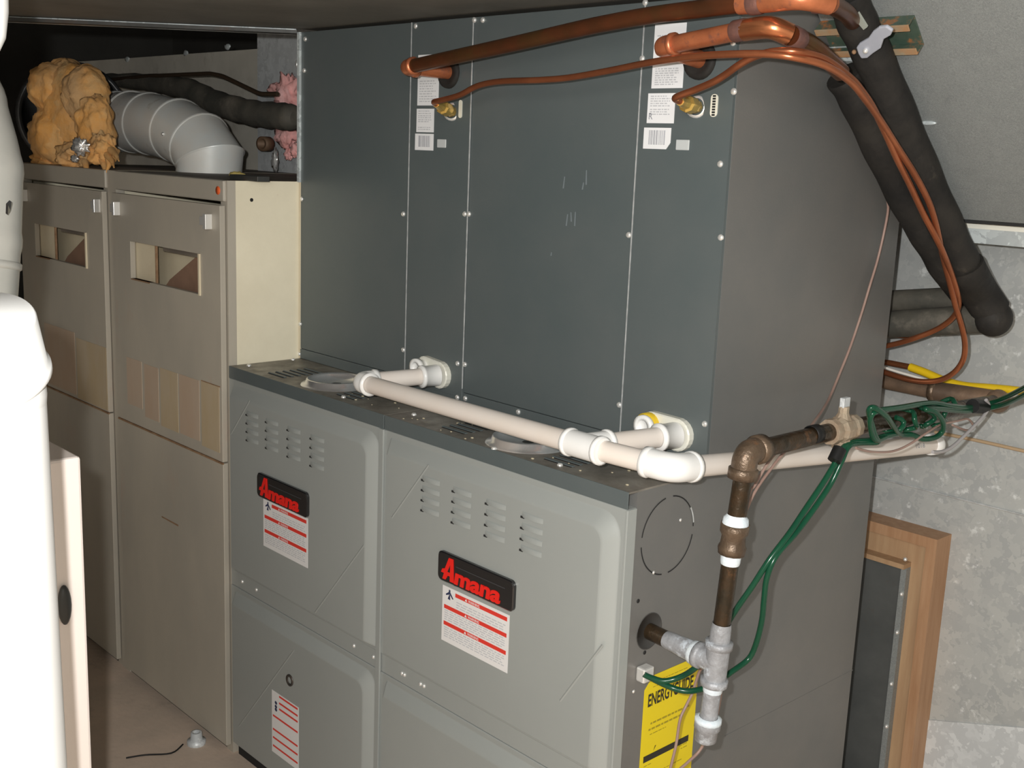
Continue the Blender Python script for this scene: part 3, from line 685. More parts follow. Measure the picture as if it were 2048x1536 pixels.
dash(z1 - .012, y0 + .02, y1 - .03, .0008)
dash(z1 - .020, y0 + .02, y1 - .03, .0008)
dash(z1 - .083, y0 + .02, y1 - .018, .003); dash(z1 - .093, y0 + .016, y1 - .04, .003); dash(z1 - .102, y0 + .02, y0 + .06)
for z_, a_, b_ in ((-.155, .01, .03), (-.161, .01, .022), (-.150, .10, .12), (-.156, .104, .12), (-.176, .01, .11), (-.183, .01, .07), (-.188, .01, .09), (-.193, .01, .05), (-.206, .01, .115), (-.212, .01, .03), (-.224, .02, .115), (-.229, .02, .118), (-.234, .01, .118)):
    dash(z1 + z_, y0 + a_, y0 + b_)
g.build('small_print', yinkl, st, kind='stuff')

# wire connector and ground screw where the green wires enter
p = at(1283, 1342, X=X)
cn = G().box((X, p.y - .014, p.z - .012), (X + .018, p.y + .010, p.z + .012)).build('wire_connector', screwm, None, bevel=.003)
tag(cn, 'small shiny metal wire connector on the right furnace side beside the yellow label', 'connector')
GC = p + Vector((.012, .010, 0))

# ------------------------------------------------------------------ coil cabinets on top of the furnaces
def coil(x0, xs, x1, first):
    t = thing('coil_cabinet', 'tall slate coil cabinet standing on the ' + ('left furnace' if first else 'right furnace'), 'cabinet', ((x0 + x1) / 2, .4, H), 'pair of slate coil cabinets')
    zt = ZT + (.0 if first else .0)
    zb = H + .0008
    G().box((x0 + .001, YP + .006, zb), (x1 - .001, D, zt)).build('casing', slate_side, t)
    bt_ = G().box((x0 + .001, YP - .001, zb), (x1 - .001, YP + .006, zb + .022)).build('base_flange', slate, t, bevel=.0008)
    fp = G().box((x0 + .0015, YP, zb + .023), (xs - .0012, YP + .0065, zt)).build('front_panel', slate, t, bevel=.0008)
    ap = G().box((xs + .0008, YP - .0015, zb + .012), (x1 - .0018, YP + .0065, zt)).build('access_panel', slate, t, bevel=.0008)
    # bright raw edges
    G().box((xs - .0012, YP - .0022, zb + .012), (xs + .0006, YP - .0002, zt)).build('raw_edge', edge, t)
    G().box((x1 - .0020, YP - .0022, zb + (.03 if first else .0)), (x1 - .0004, YP - .0002, zt)).build('raw_edge', edge if first else slate, t)
    if first: G().box((x0 - .004, YP - .006, zb + .4), (x0 + .004, YP + .004, zt + .0)).build('corner_strip', galvl, t, 'bright corner strip')
    if first: G().box((x0 + .0, YP - .003, zb + .0), (x0 + .0035, YP + .004, zb + .4)).build('corner_strip', cream, t)
    scr = ((806, 428), (806, 700), (929, 428), (937, 428), (915, 727), (929, 729), (914, 795), (930, 797), (831, 52), (948, 40), (610, 78), (608, 141), (603, 398), (600, 648), (598, 708), (857, 768), (700, 792)) if first else ((1290, 5), (1284, 117), (1466, 85), (1467, 183), (1257, 470), (1441, 475), (1440, 328), (1238, 810), (1409, 848), (965, 40), (1036, 824))
    for u, v in scr:
        p = at(u, v, Y=YP - .002)
        if p.z < zb + .004 or p.z > ZT: continue
        G().lathe((p.x, YP - .0005, p.z), (0, -1, 0), [(0, .0052), (.002, .0052), (.0038, .0035), (.0038, .0001)], 10).build('screw', screwm, t)
    return t, ap
cA, apA = coil(0, S1, S2, True)
cB, apB = coil(S2, S3, W, False)

def sticker(quad, m, parent, name='sticker', y=YP - .0016, cut=False):
    xs = [at(*q, Y=y).x for q in quad]; zs = [at(*q, Y=y).z for q in quad]
    x0 = (xs[0] + xs[3]) / 2; x1 = (xs[1] + xs[2]) / 2; z1 = (zs[0] + zs[1]) / 2; z0 = (zs[2] + zs[3]) / 2
    if cut: ob = G().prism([(x0, y, z0), (x1 - .008, y, z0), (x1, y, z0 + .01), (x1, y, z1), (x0, y, z1)], (0, -.0006, 0)).build(name, m, parent)
    else: ob = G().box((x0, y - .0006, z0), (x1, y, z1)).build(name, m, parent)
    return ob, (x0, x1, z0, z1, y - .0008)
def print_lines(ob, bx, rows, m=inkl, x_in=.1):
    x0, x1, z0, z1, y = bx; g = G(); w_ = x1 - x0; h_ = z1 - z0
    for r_ in rows:
        x = x0 + w_ * x_in; xe = x1 - w_ * random.uniform(.1, .3)
        while x < xe:
            l = w_ * random.uniform(.04, .16); g.box((x, y, z0 + h_ * r_ - .0009), (min(x + l, xe), y + .0003, z0 + h_ * r_ + .0009)); x += l + w_ * .03
    g.build('small_print', m, ob, kind='stuff')
def barcode(ob, bx, m=ink):
    x0, x1, z0, z1, y = bx; g = G(); w_ = x1 - x0; h_ = z1 - z0; x = x0 + w_ * .2
    while x < x1 - w_ * .2:
        l = w_ * random.choice((.012, .02, .035)); g.box((x, y, z0 + h_ * .2), (x + l, y + .0003, z1 - h_ * .12)); x += l + w_ * random.choice((.012, .02, .03))
    g.build('barcode', m, ob, kind='stuff')
# cabinet A stickers
s_, b_ = sticker(((839, 109), (882, 109), (874, 212), (833, 210)), paperw, apA); print_lines(s_, b_, [.08 + .05 * k for k in range(9)] + [.62, .67, .72, .9])
s_, b_ = sticker(((834, 218), (869, 217), (867, 265), (833, 264)), paperw, apA); print_lines(s_, b_, [.12, .2, .45, .53, .62, .7, .8, .9])
s_, b_ = sticker(((831, 267), (867, 268), (867, 301), (830, 300)), paperw, apA); barcode(s_, b_)
# cabinet B stickers
s_, b_ = sticker(((1313, 47), (1374, 47), (1365, 177), (1301, 176)), paperw, apB); print_lines(s_, b_, [.06 + .035 * k for k in range(8)] + [.7, .76, .82])
s_, b_ = sticker(((1299, 185), (1351, 188), (1348, 248), (1292, 245)), paperw, apB); print_lines(s_, b_, [.3, .38, .46, .58, .66, .74, .82, .9])
x0, x1, z0, z1, y = b_
g = G(); add_text(g, 'R', (x0 + .004, y, z0 + .006), (1, 0, 0), (0, 0, 1), .014, bold=.0002); g.build('certification_mark', ink, s_)
s_, b_ = sticker(((1289, 255), (1343, 256), (1340, 299), (1286, 297)), paperw, apB, cut=True); barcode(s_, b_)
# small slotted vent strips, plastic clips
def vent_strip(u0, v0, u1, v1, wd, par, dots):
    a = at(u0, v0, Y=YP - .002); b = at(u1, v1, Y=YP - .002); x = (a.x + b.x) / 2
    o = G(); rings(o, [rrect(x - wd, b.z, x + wd, a.z, wd * .9, YP - .0014, 4), rrect(x - wd, b.z, x + wd, a.z, wd * .9, YP - .003, 4)])
    ob = o.build('vent_strip', pvcy, par)
    if dots:
        g = G()
        for k in range(8):
            z = b.z + (a.z - b.z) * (k + .75) / 8.5
            g.box((x - wd * .45, YP - .0034, z - .0014), (x + wd * .45, YP - .0029, z + .0014))
        g.build('slots', dark, ob)
vent_strip(1432, 188, 1425, 234, .0065, apB, True)
vent_strip(922, 200, 920, 236, .0045, apA, False)
for (u, v, par) in ((1369, 290, apB), (886, 287, apA)):
    p = at(u, v, Y=YP - .002)
    G().box((p.x - .016, YP - .004, p.z - .008), (p.x + .010, YP - .0015, p.z + .008)).build('plastic_clip', mat('clear_plastic', (.50, .53, .53), .25), par, bevel=.003)
# chalk-like scuffs on the front panel of cabinet B
for u, v, a, l in ((1127, 365, .1, .010), (1173, 355, -.2, .012), (1133, 440, .1, .010), (1150, 438, -.1, .012), (1165, 372, .1, .006), (1102, 508, 0, .003), (1143, 434, -.3, .008)):
    p = at(u, v, Y=YP - .0002); G().prism([(p.x - .0014, YP - .0003, p.z - l), (p.x + .0014, YP - .0003, p.z - l), (p.x + .002 + a * .01, YP - .0003, p.z + l), (p.x + a * .01, YP - .0003, p.z + l)], (0, .0002, 0)).build('scuff_mark', mat('pale_scuff', (.17, .20, .215), .4), cB)

# condensate fittings (oval drain plate with two spouts)
def drain(uc, vc, ul, vl, par, prim):
    a = at(ul, vl, Y=YP); b = at(uc, vc, Y=YP)
    g = G(); d = (b - a); L_ = math.hypot(d.x, d.z); ang = math.atan2(d.z, d.x); r = .027; n = 10; lo = []; hi = []
    for k in range(n + 1):
        th = ang + math.pi / 2 + math.pi * k / n; lo.append(Vector((a.x + r * .82 * math.cos(th), 0, a.z + r * .82 * math.sin(th))))
    for k in range(n + 1):
        th = ang - math.pi / 2 + math.pi * k / n; lo.append(Vector((b.x + r * math.cos(th), 0, b.z + r * math.sin(th))))
    A_ = [Vector((p.x, YP - .0015, p.z)) for p in lo]; B_ = [Vector((p.x, YP - .012, p.z)) for p in lo]
    cen = (a + b) / 2; C_ = [Vector((cen.x + (p.x - cen.x) * .96, YP - .014, cen.z + (p.z - cen.z) * .92)) for p in lo]
    rings(g, [A_, B_, C_]); dp = g.build('drain_plate', pvcy, par, 'white oval drain fitting', merge=True)
    G().lathe((a.x, YP - .013, a.z), (0, -1, 0), [(0, .015), (.012, .015), (.012, .019), (.022, .019), (.022, .011), (.016, .011), (.016, .0001)], 20).build('drain_spout', pvcw, dp)
    if prim: G().lathe((a.x - .002, YP - .014, a.z), (0, -1, 0), [(.0, .0212), (.012, .0212), (.014, .019)], 20).build('primer_ring', primer, dp)
    return b
dA = drain(886, 749, 857, 733, apA, False)
dB = drain(1362, 868, 1312, 848, apB, True)

# ------------------------------------------------------------------ PVC condensate drain
ZC = dB.z; r = .0165
t = thing('condensate_drain', 'white PVC condensate pipe crossing in front of the slate cabinets', 'pipe', (.9, 0, ZC))
e1 = at(722, 764, Z=dA.z - .004); tee = at(1172, 893, Z=ZC); e2 = at(1345, 937, Z=ZC - .004)
endp = at(1866, 889, X=e2.x + .03)
yA = (e1.y + tee.y) / 2
e1 = Vector((e1.x, e1.y, e1.z)); 
G().cyl(e1 + Vector((0, 0, 0)), (tee - e1) * .96 + e1, r).build('pipe', pvc, t)
G().cyl(e1, Vector((dA.x, YP - .012, dA.z)), r).build('pipe', pvc, t)
G().cyl(tee, e2, r).build('pipe', pvc, t)
G().cyl(Vector((tee.x, tee.y, tee.z)), Vector((dB.x, YP - .012, dB.z)), r).build('pipe', pvc, t)
G().cyl(e2, endp, r * 1.0).build('pipe', pvc, t)
def hub(p, d, l, rr=.0212, name='hub'):
    d = Vector(d).normalized()
    return [(p, d, l, rr)]
def elbow(c, d1, d2, l, rr, m, par, name='elbow'):
    d1 = Vector(d1).normalized(); d2 = Vector(d2).normalized(); c = Vector(c)
    path = fillet([c + d1 * l, c, c + d2 * l], l * .75, 10)
    g = G(); n = len(path); g.sweep(path, rr, 24)
    for d in (d1, d2): g.lathe(c + d * (l - .006), d, [(-.002, rr), (0, rr + .0018), (.007, rr + .0018), (.0075, rr - .003)], 24)
    return g.build(name, m, par)
u1 = (tee - e1).normalized(); uA = (Vector((dA.x, YP, dA.z)) - e1).normalized()
elbow(e1, u1, uA, .032, .0205, pvcw, t)
u2 = (tee - e2).normalized(); u3 = (endp - e2).normalized()
elbow(e2, u2, u3, .045, .0215, pvcw, t)
g = G(); g.sweep([tee - u1 * .038, tee + u1 * .034], .0205, 24)
for s_ in (-.038, .028): g.lathe(tee + u1 * s_, u1, [(-.001, .02), (0, .0225), (.006, .0225), (.008, .02)], 24)
uB = (Vector((dB.x, YP, dB.z)) - tee).normalized()
g.sweep([tee, tee + uB * .045], .0205, 24); g.lathe(tee + uB * .038, uB, [(-.001, .02), (0, .0225), (.006, .0225), (.0075, .0165)], 24)
g.build('tee', pvcw, t)
for b, dr in ((dB, uB), (dA, uA)):
    q = Vector((b.x, YP - .014, b.z)); g = G(); g.lathe(q, -dr, [(0, .0215), (.030, .0205), (.031, .0225), (.037, .0225), (.038, .0165)], 24); g.build('adapter', pvcw, t)
g = G(); g.lathe(endp - u3 * .012, u3, [(0, r), (.0, .0195), (.02, .0195), (.030, .016), (.030, .013), (.02, .013), (.02, .0001)], 24); g.build('end_cap', pvcw, t)
# dirt smudge left out: kept in the pipe's own tone. printed mark on pipe
a = at(1816, 887, X=endp.x)
g = G(); pm = e2 + u3 * ((endp - e2).length - .09)
side = (CAM - pm).normalized(); sd = (side - u3 * side.dot(u3)).normalized(); upv = u3.cross(sd); upv = upv if upv.z > 0 else -upv
add_text(g, '1018', pm + sd * (r + .0005) - upv * .004, u3, upv, .012, .03); g.build('printed_mark', ink, t)

# ------------------------------------------------------------------ copper suction lines
rc = .0125
YS = YP - .095
gr = at(900, 145, Y=YP); el = at(838, 133, Y=YS)
t = thing('suction_line', 'thick brown copper suction pipe from the left slate cabinet, uppermost', 'pipe', gr)
G().lathe((gr.x, YP - .001, gr.z), (0, -1, 0), [(0, .030), (.006, .029), (.008, .022), (.004, .016), (.004, .0001)], 24).build('rubber_grommet', rubber, t)
G().cyl((gr.x, YP + .002, gr.z), (gr.x - .012, YS, el.z + .0), .0128).build('stub', copperf, t)
E1 = Vector((gr.x - .012, YS, gr.z + .002))
mid = [E1] + [at(u, v, Y=y) for u, v, y in ((945, 106, YS), (1040, 85, YS), (1140, 62, YS), (1200, 49, YS), (1300, 31, YS), (1400, 18, YS), (1480, 8, YS))]
path = spline(mid, 6)
G().sweep(path, rc, 18).build('long_pipe', copperd, t, 'dull brown tarnished copper')
elbow(E1, (0, 1, 0), (mid[1] - E1), .024, .0145, copperf, t)
q0 = path[-1]; q1 = at(1600, -2, Y=YS); q2 = at(1660, 8, Y=YS + .04); q3 = at(1705, 42, Y=.30)
G().sweep(spline([q0, at(1530, 4, Y=YS), q1, q2], 6), .0142, 18).build('sweep_elbow', copperf, t)
G().sweep(spline([q2 - (q2 - q1) * .1, q2, at(1690, 25, Y=.22), q3], 6)[6:], .0126, 18).build('short_pipe', copperd, t)
for q, d in ((at(1513, 6, Y=YS), (1, 0, .04)), (at(1640, 3, Y=YS + .03), (1, .5, 0))):
    G().lathe(q - Vector(d).normalized() * .010, d, [(0, .0148), (.004, .0158), (.016, .0158), (.02, .0148)], 18).build('brazed_joint', braze, t)

gr2 = at(1402, 120, Y=YP); YS2 = YP - .085
t2 = thing('suction_line', 'short orange-brown copper suction pipe from the right slate cabinet', 'pipe', gr2)
G().lathe((gr2.x, YP - .001, gr2.z), (0, -1, 0), [(0, .030), (.006, .029), (.008, .022), (.004, .016), (.004, .0001)], 24).build('rubber_grommet', rubber, t2)
E2 = Vector((gr2.x - .008, YS2, gr2.z + .012))
G().cyl((gr2.x, YP + .002, gr2.z), E2, .0135).build('stub', copperf, t2)
a1 = at(1460, 66, Y=YS2); a2 = at(1490, 60, Y=YS2); a3 = at(1540, 55, Y=YS2); a4 = at(1580, 70, Y=YS2 + .02); a5 = at(1625, 92, Y=YS2 + .08); a6 = at(1682, 145, Y=.27)
G().sweep([E2, a1, a2], rc + .0003, 18).build('short_pipe', copperf, t2)
elbow(E2, (0, 1, 0), (a1 - E2), .026, .0150, copperf, t2)
G().sweep(spline([a2, a3, a4], 8), .0152, 20).build('sweep_elbow', copper, t2, 'bright polished copper elbow')
G().sweep(spline([a3, a4, a5, a6], 8)[9:], .0128, 18).build('rear_pipe', copperd, t2)
for q, d in ((a2 - Vector((.006, 0, 0)), a2 - a1), (a4 + Vector((.006, .006, -.004)), a5 - a4)):
    d = Vector(d).normalized(); G().lathe(q - d * .014, d, [(0, .0135), (.003, .0152), (.022, .0152), (.026, .0135)], 18).build('brazed_joint', braze, t2)

# black foam sleeves running down along the slanted duct
def sleeve(px, r_, lab, tailpx, name):
    t = thing('foam_sleeve_pipe', lab, 'pipe', ats(*px[-1], .05))
    P = [ats(u, v, .048) for u, v in px]
    path = spline(P, 8)
    G().sweep(path, [r_ * (1 + .03 * math.sin(i * .9)) for i in range(len(path))], 20).build('sleeve', rubber, t)
    return t, P
tA, PA = sleeve([(1693, -14), (1712, 40), (1745, 110), (1800, 240), (1855, 370), (1905, 480), (1935, 545)], .029, 'outer black foam-insulated pipe sloping down behind the copper lines', None, 'a')
tB, PB = sleeve([(1688, 150), (1715, 195), (1765, 300), (1820, 410), (1868, 490), (1900, 545)], .030, 'inner black foam-insulated pipe sloping down beside the cabinet corner', None, 'b')
# lower elbow of sleeve A and its run to the left behind the furnace
yb = .80
c0 = PA[-1]; c1 = at(1955, 580, Y=yb - .03); c2 = at(1986, 636, Y=yb)
G().sweep(spline([PA[-1] - (PA[-1] - PA[-2]).normalized() * .02, c0, c1, c2 + Vector((-.004, 0, .012))], 6), .0335, 20).build('elbow_sleeve', rubber, tA)
G().ball(c2, .034, 14).build('elbow_sleeve', rubber, tA)
cl = at(1740, 651, Y=yb + .01)
G().sweep([c2, cl], .0265, 20).build('lower_sleeve', insul2, tA, 'dusty lower run of foam insulation')
d0 = PB[-1]; d1 = at(1935, 592, Y=yb + .03)
G().sweep(spline([d0 - (PB[-1] - PB[-2]).normalized() * .02, d0, at(1920, 572, Y=yb), d1], 6), .0285, 20).build('elbow_sleeve', rubber, tB)
dl = at(1740, 604, Y=yb + .05)
G().sweep([d1 + Vector((.02, 0, 0)), dl], .0215, 20).build('lower_sleeve', insul2, tB, 'dusty lower run of foam insulation')
# thin flaps of torn jacket
p = ats(1688, 175, .08)
# strut channel and clamp
t = thing('strut_channel', 'green rusty strut channel screwed across the slanted duct at top right', 'bracket', ats(1740, 60, .01))
a = ats(1632, 50, .0); b = ats(1822, 76, .0)
z_a = a; L0 = Vector((W + .004, 0, 0)); 
hh = .052
c_l = ats(1740, 62, 0); 
def cp(x, s_, off): return Vector((x, c_l.y - s_ * .7018 - off * .7124, c_l.z + s_ * .7124 - off * .7018))
xa, xb = W + .004, ats(1825, 68, .02).x
def slab(s0, s1, o0, o1): return G().hull8([cp(xa, s0, o0), cp(xb, s0, o0), cp(xb, s0, o1), cp(xa, s0, o1)], [cp(xa, s1, o0), cp(xb, s1, o0), cp(xb, s1, o1), cp(xa, s1, o1)])
slab(-.026, .022, .0005, .003).build('web', bracket_m, t, bevel=.0005)
slab(-.029, -.026, .0005, .022).build('flange', bracket_m, t, bevel=.0005)
slab(.022, .025, .0005, .022).build('flange', bracket_m, t, bevel=.0005)
slab(-.029, -.018, .022, .0245).build('lip', strutw, t, 'worn rust-edged lip', bevel=.0005)
slab(.014, .025, .022, .0245).build('lip', strutw, t, bevel=.0005)
p = ats(1794, 49, .005); G().ball(p, .0045, 8).build('screw', screwm, t)
# clamp strap over the outer sleeve
tcl = thing('pipe_clamp', 'grey painted clamp ear holding the outer insulated pipe to the green strut', 'clamp', ats(1750, 80, .05))
pc = [ats(u, v, .085) for u, v in ((1716, 108), (1712, 96), (1718, 88), (1735, 78), (1745, 64), (1757, 55), (1772, 53), (1785, 62), (1780, 72), (1766, 80), (1760, 98), (1745, 108), (1734, 117), (1722, 118))]
G().prism(pc, SN * -.006).build('clamp_ear', clampm, tcl, bevel=.002)
G().ball(ats(1731, 102, .087), .0042, 8).build('clamp_screw', screwm, tcl)
pts = [ats(u, v, o) for u, v, o in ((1700, 38, .03), (1712, 28, .075), (1730, 20, .085), (1742, 22, .07))]
g = G()
band = [ats(u, v, .083) for u, v in ((1705, 34), (1716, 26), (1734, 55), (1727, 60))]
G().prism(band, SN * -.004).build('clamp_band', mat('pale_band', (.30, .32, .28), .5), tcl)
G().ball(ats(1708, 104, .086), .0035, 6).build('rust_spot', rust, tcl)
# grey flashing patch left of the sleeves
tag(G().prism([ats(u, v, .004) for u, v in ((1655, 95), (1712, 92), (1728, 112), (1725, 127), (1700, 122), (1684, 122), (1672, 112))], SN * -.002).build('flashing_patch', galvl), 'pale torn metal flashing patch under the green strut', 'flashing')

# ------------------------------------------------------------------ thin copper liquid lines
def flare(u, v, dx_end, par, lab_u, lab_v, big):
    b0 = at(u, v, Y=YP); c = Vector((b0.x, YP - .002, b0.z)); tip = at(lab_u, lab_v, Y=YP - .072)
    d = (tip - c).normalized(); L_ = (tip - c).length
    G().lathe(c, d, [(0, .017), (.003, .017), (.004, .013)], 20).build('collar_ring', screwm, par)
    G().lathe(c, d, [(.003, .0105), (L_ * .30, .0105), (L_ * .32, .0135), (L_ * .62, .0130), (L_ * .66, .0095), (L_ * .80, .0075), (L_, .0065), (L_, .0001)], 6 if False else 8, False).build('brass_fitting', brass, par, 'polished brass fitting')
    return tip, d
t = thing('liquid_line', 'long thin copper line from the left slate cabinet, hanging down into a big loop', 'pipe', at(905, 220, Y=YP))
tip, d = flare(906, 224, 0, t, 872, 208, True)
P = [tip - d * .004, at(868, 204, Y=YP - .082), at(885, 200, Y=YP - .084)] + [at(u, v, Y=y) for u, v, y in ((920, 190, .100), (955, 172, .100), (1000, 163, .100), (1080, 160, .100), (1140, 155, .100), (1220, 141, .095), (1300, 125, .09), (1380, 114, .085), (1450, 109, .08), (1530, 108, .085), (1590, 115, .10), (1650, 131, .15), (1700, 163, .22), (1730, 198, .27), (1760, 240, .33), (1795, 295, .40), (1830, 350, .46), (1858, 405, .52), (1872, 450, .56), (1884, 505, .61), (1898, 560, .66), (1912, 615, .70), (1924, 655, .72), (1930, 690, .74), (1926, 720, .75), (1908, 745, .76), (1880, 760, .77), (1845, 763, .77), (1805, 756, .77), (1750, 738, .77))]
G().sweep(spline(P, 5), .0052, 12).build('tubing', copperf if False else mat('copper_tube', (.50, .17, .075), .28, .75, (.33, .11, .05), 6., .9, .04, 90, contrast=(.4, .6)), t)
t = thing('liquid_line', 'short thin copper line from the right slate cabinet joining the long one', 'pipe', at(1395, 215, Y=YP))
tip, d = flare(1395, 214, 0, t, 1360, 203, True)
P = [tip - d * .004, at(1350, 197, Y=YP - .086), at(1362, 190, Y=YP - .088)] + [at(u, v, Y=y) for u, v, y in ((1390, 180, .098), (1425, 165, .096), (1450, 150, .095), (1478, 130, .09), (1510, 113, .09), (1550, 103, .09), (1600, 104, .105), (1650, 118, .155), (1700, 155, .225), (1722, 180, .26), (1745, 214, .30), (1770, 265, .36), (1795, 320, .42), (1818, 366, .47), (1848, 430, .53), (1868, 468, .56), (1884, 500, .59), (1902, 545, .65), (1914, 585, .69), (1917, 612, .72), (1905, 636, .745), (1875, 658, .76), (1830, 676, .765), (1790, 688, .77), (1745, 697, .77))]
G().sweep(spline(P, 5), .0052, 12).build('tubing', MATS['copper_tube'], t)
tag(G().sweep([at(1745, 669, Y=.84), at(1795, 671, Y=.84), at(1822, 674, Y=.84)], .0045, 10).build('copper_stub', copper), 'short bright copper stub behind the furnace edge, above the lower loop', 'pipe')
t = thing('yellow_line', 'yellow jacketed copper line running right along the return duct', 'pipe', at(1900, 780, Y=.86))
Py = [at(u, v, Y=.86) for u, v in ((1820, 734), (1850, 745), (1890, 762), (1930, 772), (1980, 776), (2030, 781), (2090, 790), (2200, 806))]
G().sweep(spline(Py, 6), .0082, 12).build('jacket', yellow, t)
G().sweep([at(1745, 721, Y=.86), at(1780, 726, Y=.86), at(1821, 734, Y=.86)], .0058, 12).build('bare_end', copper, t, 'bare copper end')
Pw = [at(u, v, Y=.84) for u, v in ((1750, 728), (1790, 742), (1860, 762), (1890, 772), (1920, 783), (1960, 784), (2000, 788), (2080, 798))]
tag(G().sweep(spline(Pw, 5), .0028, 8).build('string_line', mat('white_cord', (.75, .72, .66), .5)), 'thin white cord running under the yellow line', 'cord')

# ------------------------------------------------------------------ gas piping
rg = .0137; XG = 1.318
tee = at(1433, 1326, X=1.301); 
t = thing('gas_pipe', 'black iron gas pipe dropping at the right furnace side with tee and capped drip leg', 'pipe', at(1412, 1480, X=1.295))
ctop = at(1492, 905, X=XG)                         # elbow centre
vdn = at(1486, 960, X=XG)
cpl = at(1468, 1068, X=1.312)
back = at(1985, 805, X=1.336)
G().cyl(ctop + Vector((0, 0, -.02)), cpl, rg).build('nipple', iron, t)
G().cyl(cpl, tee, rg * .93).build('nipple', iron, t)
valve_p = at(1684, 858, X=XG + .005)
G().cyl(ctop, valve_p, rg).build('nipple', iron, t)
G().cyl(valve_p, back, rg * 1.02).build('long_nipple', iron, t)
for u, v in ((1628, 869), ):
    p = at(u, v, X=XG + .004); d = (valve_p - ctop).normalized(); G().lathe(p - d * .009, d, [(0, rg), (0, rg + .0012), (.018, rg + .0012), (.018, rg)], 20).build('tape_wrap', tape, t)
def iron_elbow(c, d1, d2, l, m, par):
    d1 = Vector(d1).normalized(); d2 = Vector(d2).normalized(); g = G()
    g.sweep(fillet([c + d1 * l, c, c + d2 * l], l * .8, 10), .0185, 22)
    for d in (d1, d2): g.lathe(c + d * (l - .010), d, [(-.002, .0185), (0, .0215), (.014, .0215), (.0145, .0135)], 22)
    return g.build('elbow', m, par)
ce = ctop + Vector((-.0, -.008, 0))
iron_elbow(ctop, (cpl - ctop), (valve_p - ctop), .034, ironf, t)
def dirn(a, b): return (b - a).normalized()
# coupling / union with white sealant
d = dirn(tee, cpl)
G().lathe(cpl - d * .030, d, [(0, .0145), (0, .0195), (.010, .021), (.014, .0185), (.028, .0175), (.034, .021), (.046, .021), (.046, .0137)], 12).build('coupling', ironf, t)
G().lathe(cpl + d * .014, d, [(0, .0195), (.010, .018), (.014, .0142), (.016, .0137)], 18).build('sealant', dope, t, 'pale blue-white pipe sealant')
G().lathe(cpl - d * .046, d, [(0, .0136), (.004, .0145), (.016, .015), (.018, .0135)], 18).build('sealant', dope, t, 'pale blue-white pipe sealant')
# tee
dd = d
tg = G(); tg.sweep([tee - dd * .034, tee + dd * .034], .0172, 22)
for s_, q in ((-1, -.036), (1, .024)): tg.lathe(tee + dd * q, dd, [(0, .0172), (.001, .0205), (.011, .0205), (.012, .0137)], 22)
hole = Vector((X, hp.y, hp.z)); db = dirn(tee, hole)
tg.sweep([tee, tee + db * .036], .0172, 22); tg.lathe(tee + db * .026, db, [(0, .0172), (.001, .0200), (.010, .0200), (.011, .0137)], 22)
tg.build('tee', dopeg, t, 'grey tee smeared with white sealant')
G().sweep([tee, hole + db * .03], rg * .95, 18).build('branch_nipple', iron, t)
G().lathe(tee + db * .034, db, [(0, .0165), (.03, .0155), (.036, .0148), (.055, .0142), (.062, .0131)], 18).build('sealant', dopeg, t, 'white sealant smeared along the branch')
G().lathe(tee + db * .036, db, [(0, .0195), (.008, .0185), (.010, .0150)], 18).build('sealant', dope, t)
G().lathe(tee + dd * .034, dd, [(0, .0155), (.022, .0150), (.030, .0138)], 18).build('sealant', dopeg, t)
capp = at(1413, 1462, X=1.294)
dc = dirn(capp, tee)
G().cyl(capp, tee, rg * .97).build('drip_leg', dopeg, t, 'grey sealant-smeared drip leg')
G().lathe(tee - dc * .034, -dc, [(0, .0155), (.006, .0150), (.012, .0141)], 18).build('sealant', dope, t)
G().lathe(capp + dc * .022, -dc, [(0, .0138), (.002, .0200), (.016, .0200), (.018, .0175), (.036, .0168), (.040, .012), (.040, .0001)], 16).build('drip_cap', dopeg, t)
G().lathe(capp + dc * .024, -dc, [(0, .0140), (.002, .0203), (.008, .0205), (.009, .019)], 16).build('sealant', dope, t)
g = G(); xd = (CAM - capp).normalized()
# valve body
dv = dirn(ctop, valve_p); g = G()
g.lathe(valve_p - dv * .036, dv, [(0, .0137), (0, .0200), (.012, .0205), (.018, .017), (.026, .0215), (.046, .0215), (.052, .017), (.058, .0200), (.070, .0195), (.070, .0137)], 10, False)
vb = g.build('valve_body', valve, t, 'dusty brass-coloured gas valve')
G().lathe(valve_p - Vector((0, 0, .03)), (0, 0, 1), [(0, .010), (.0, .014), (.02, .015), (.045, .015), (.050, .012), (.056, .0085), (.066, .0085), (.066, .0001)], 10, False).build('valve_stem', valve, vb)
G().box(valve_p + Vector((-.004, -.008, .034)), valve_p + Vector((.004, .010, .050))).build('valve_key', galv, vb, bevel=.001)
# far elbow and supply pipe behind the furnace
s0 = at(1745, 757, Y=.845); s1 = back + Vector((.0, .035, .0)); 
mid_ = at(1885, 785, Y=.84)
t3 = thing('gas_supply_pipe', 'dusty brown gas pipe coming from behind the furnaces to the far elbow', 'pipe', s0)
G().cyl(s0, mid_, .0155).build('pipe', mat('dusty_iron', (.26, .17, .11), .5, .25, (.10, .07, .05), 10., .9, .2, 120), t3)
G().cyl(mid_ - Vector((.02, 0, 0)), back + Vector((.0, .03, .0)), .0185).build('coupling', MATS['dusty_iron'], t3)
G().ball(back + Vector((.0, .022, .0)), .022, 12).build('elbow', MATS['dusty_iron'], t3)
G().lathe(mid_ - Vector((.024, 0, 0)), (1, 0, 0), [(0, .0155), (.001, .0205), (.012, .0205), (.013, .0185)], 18).build('hub', ironf, t3)

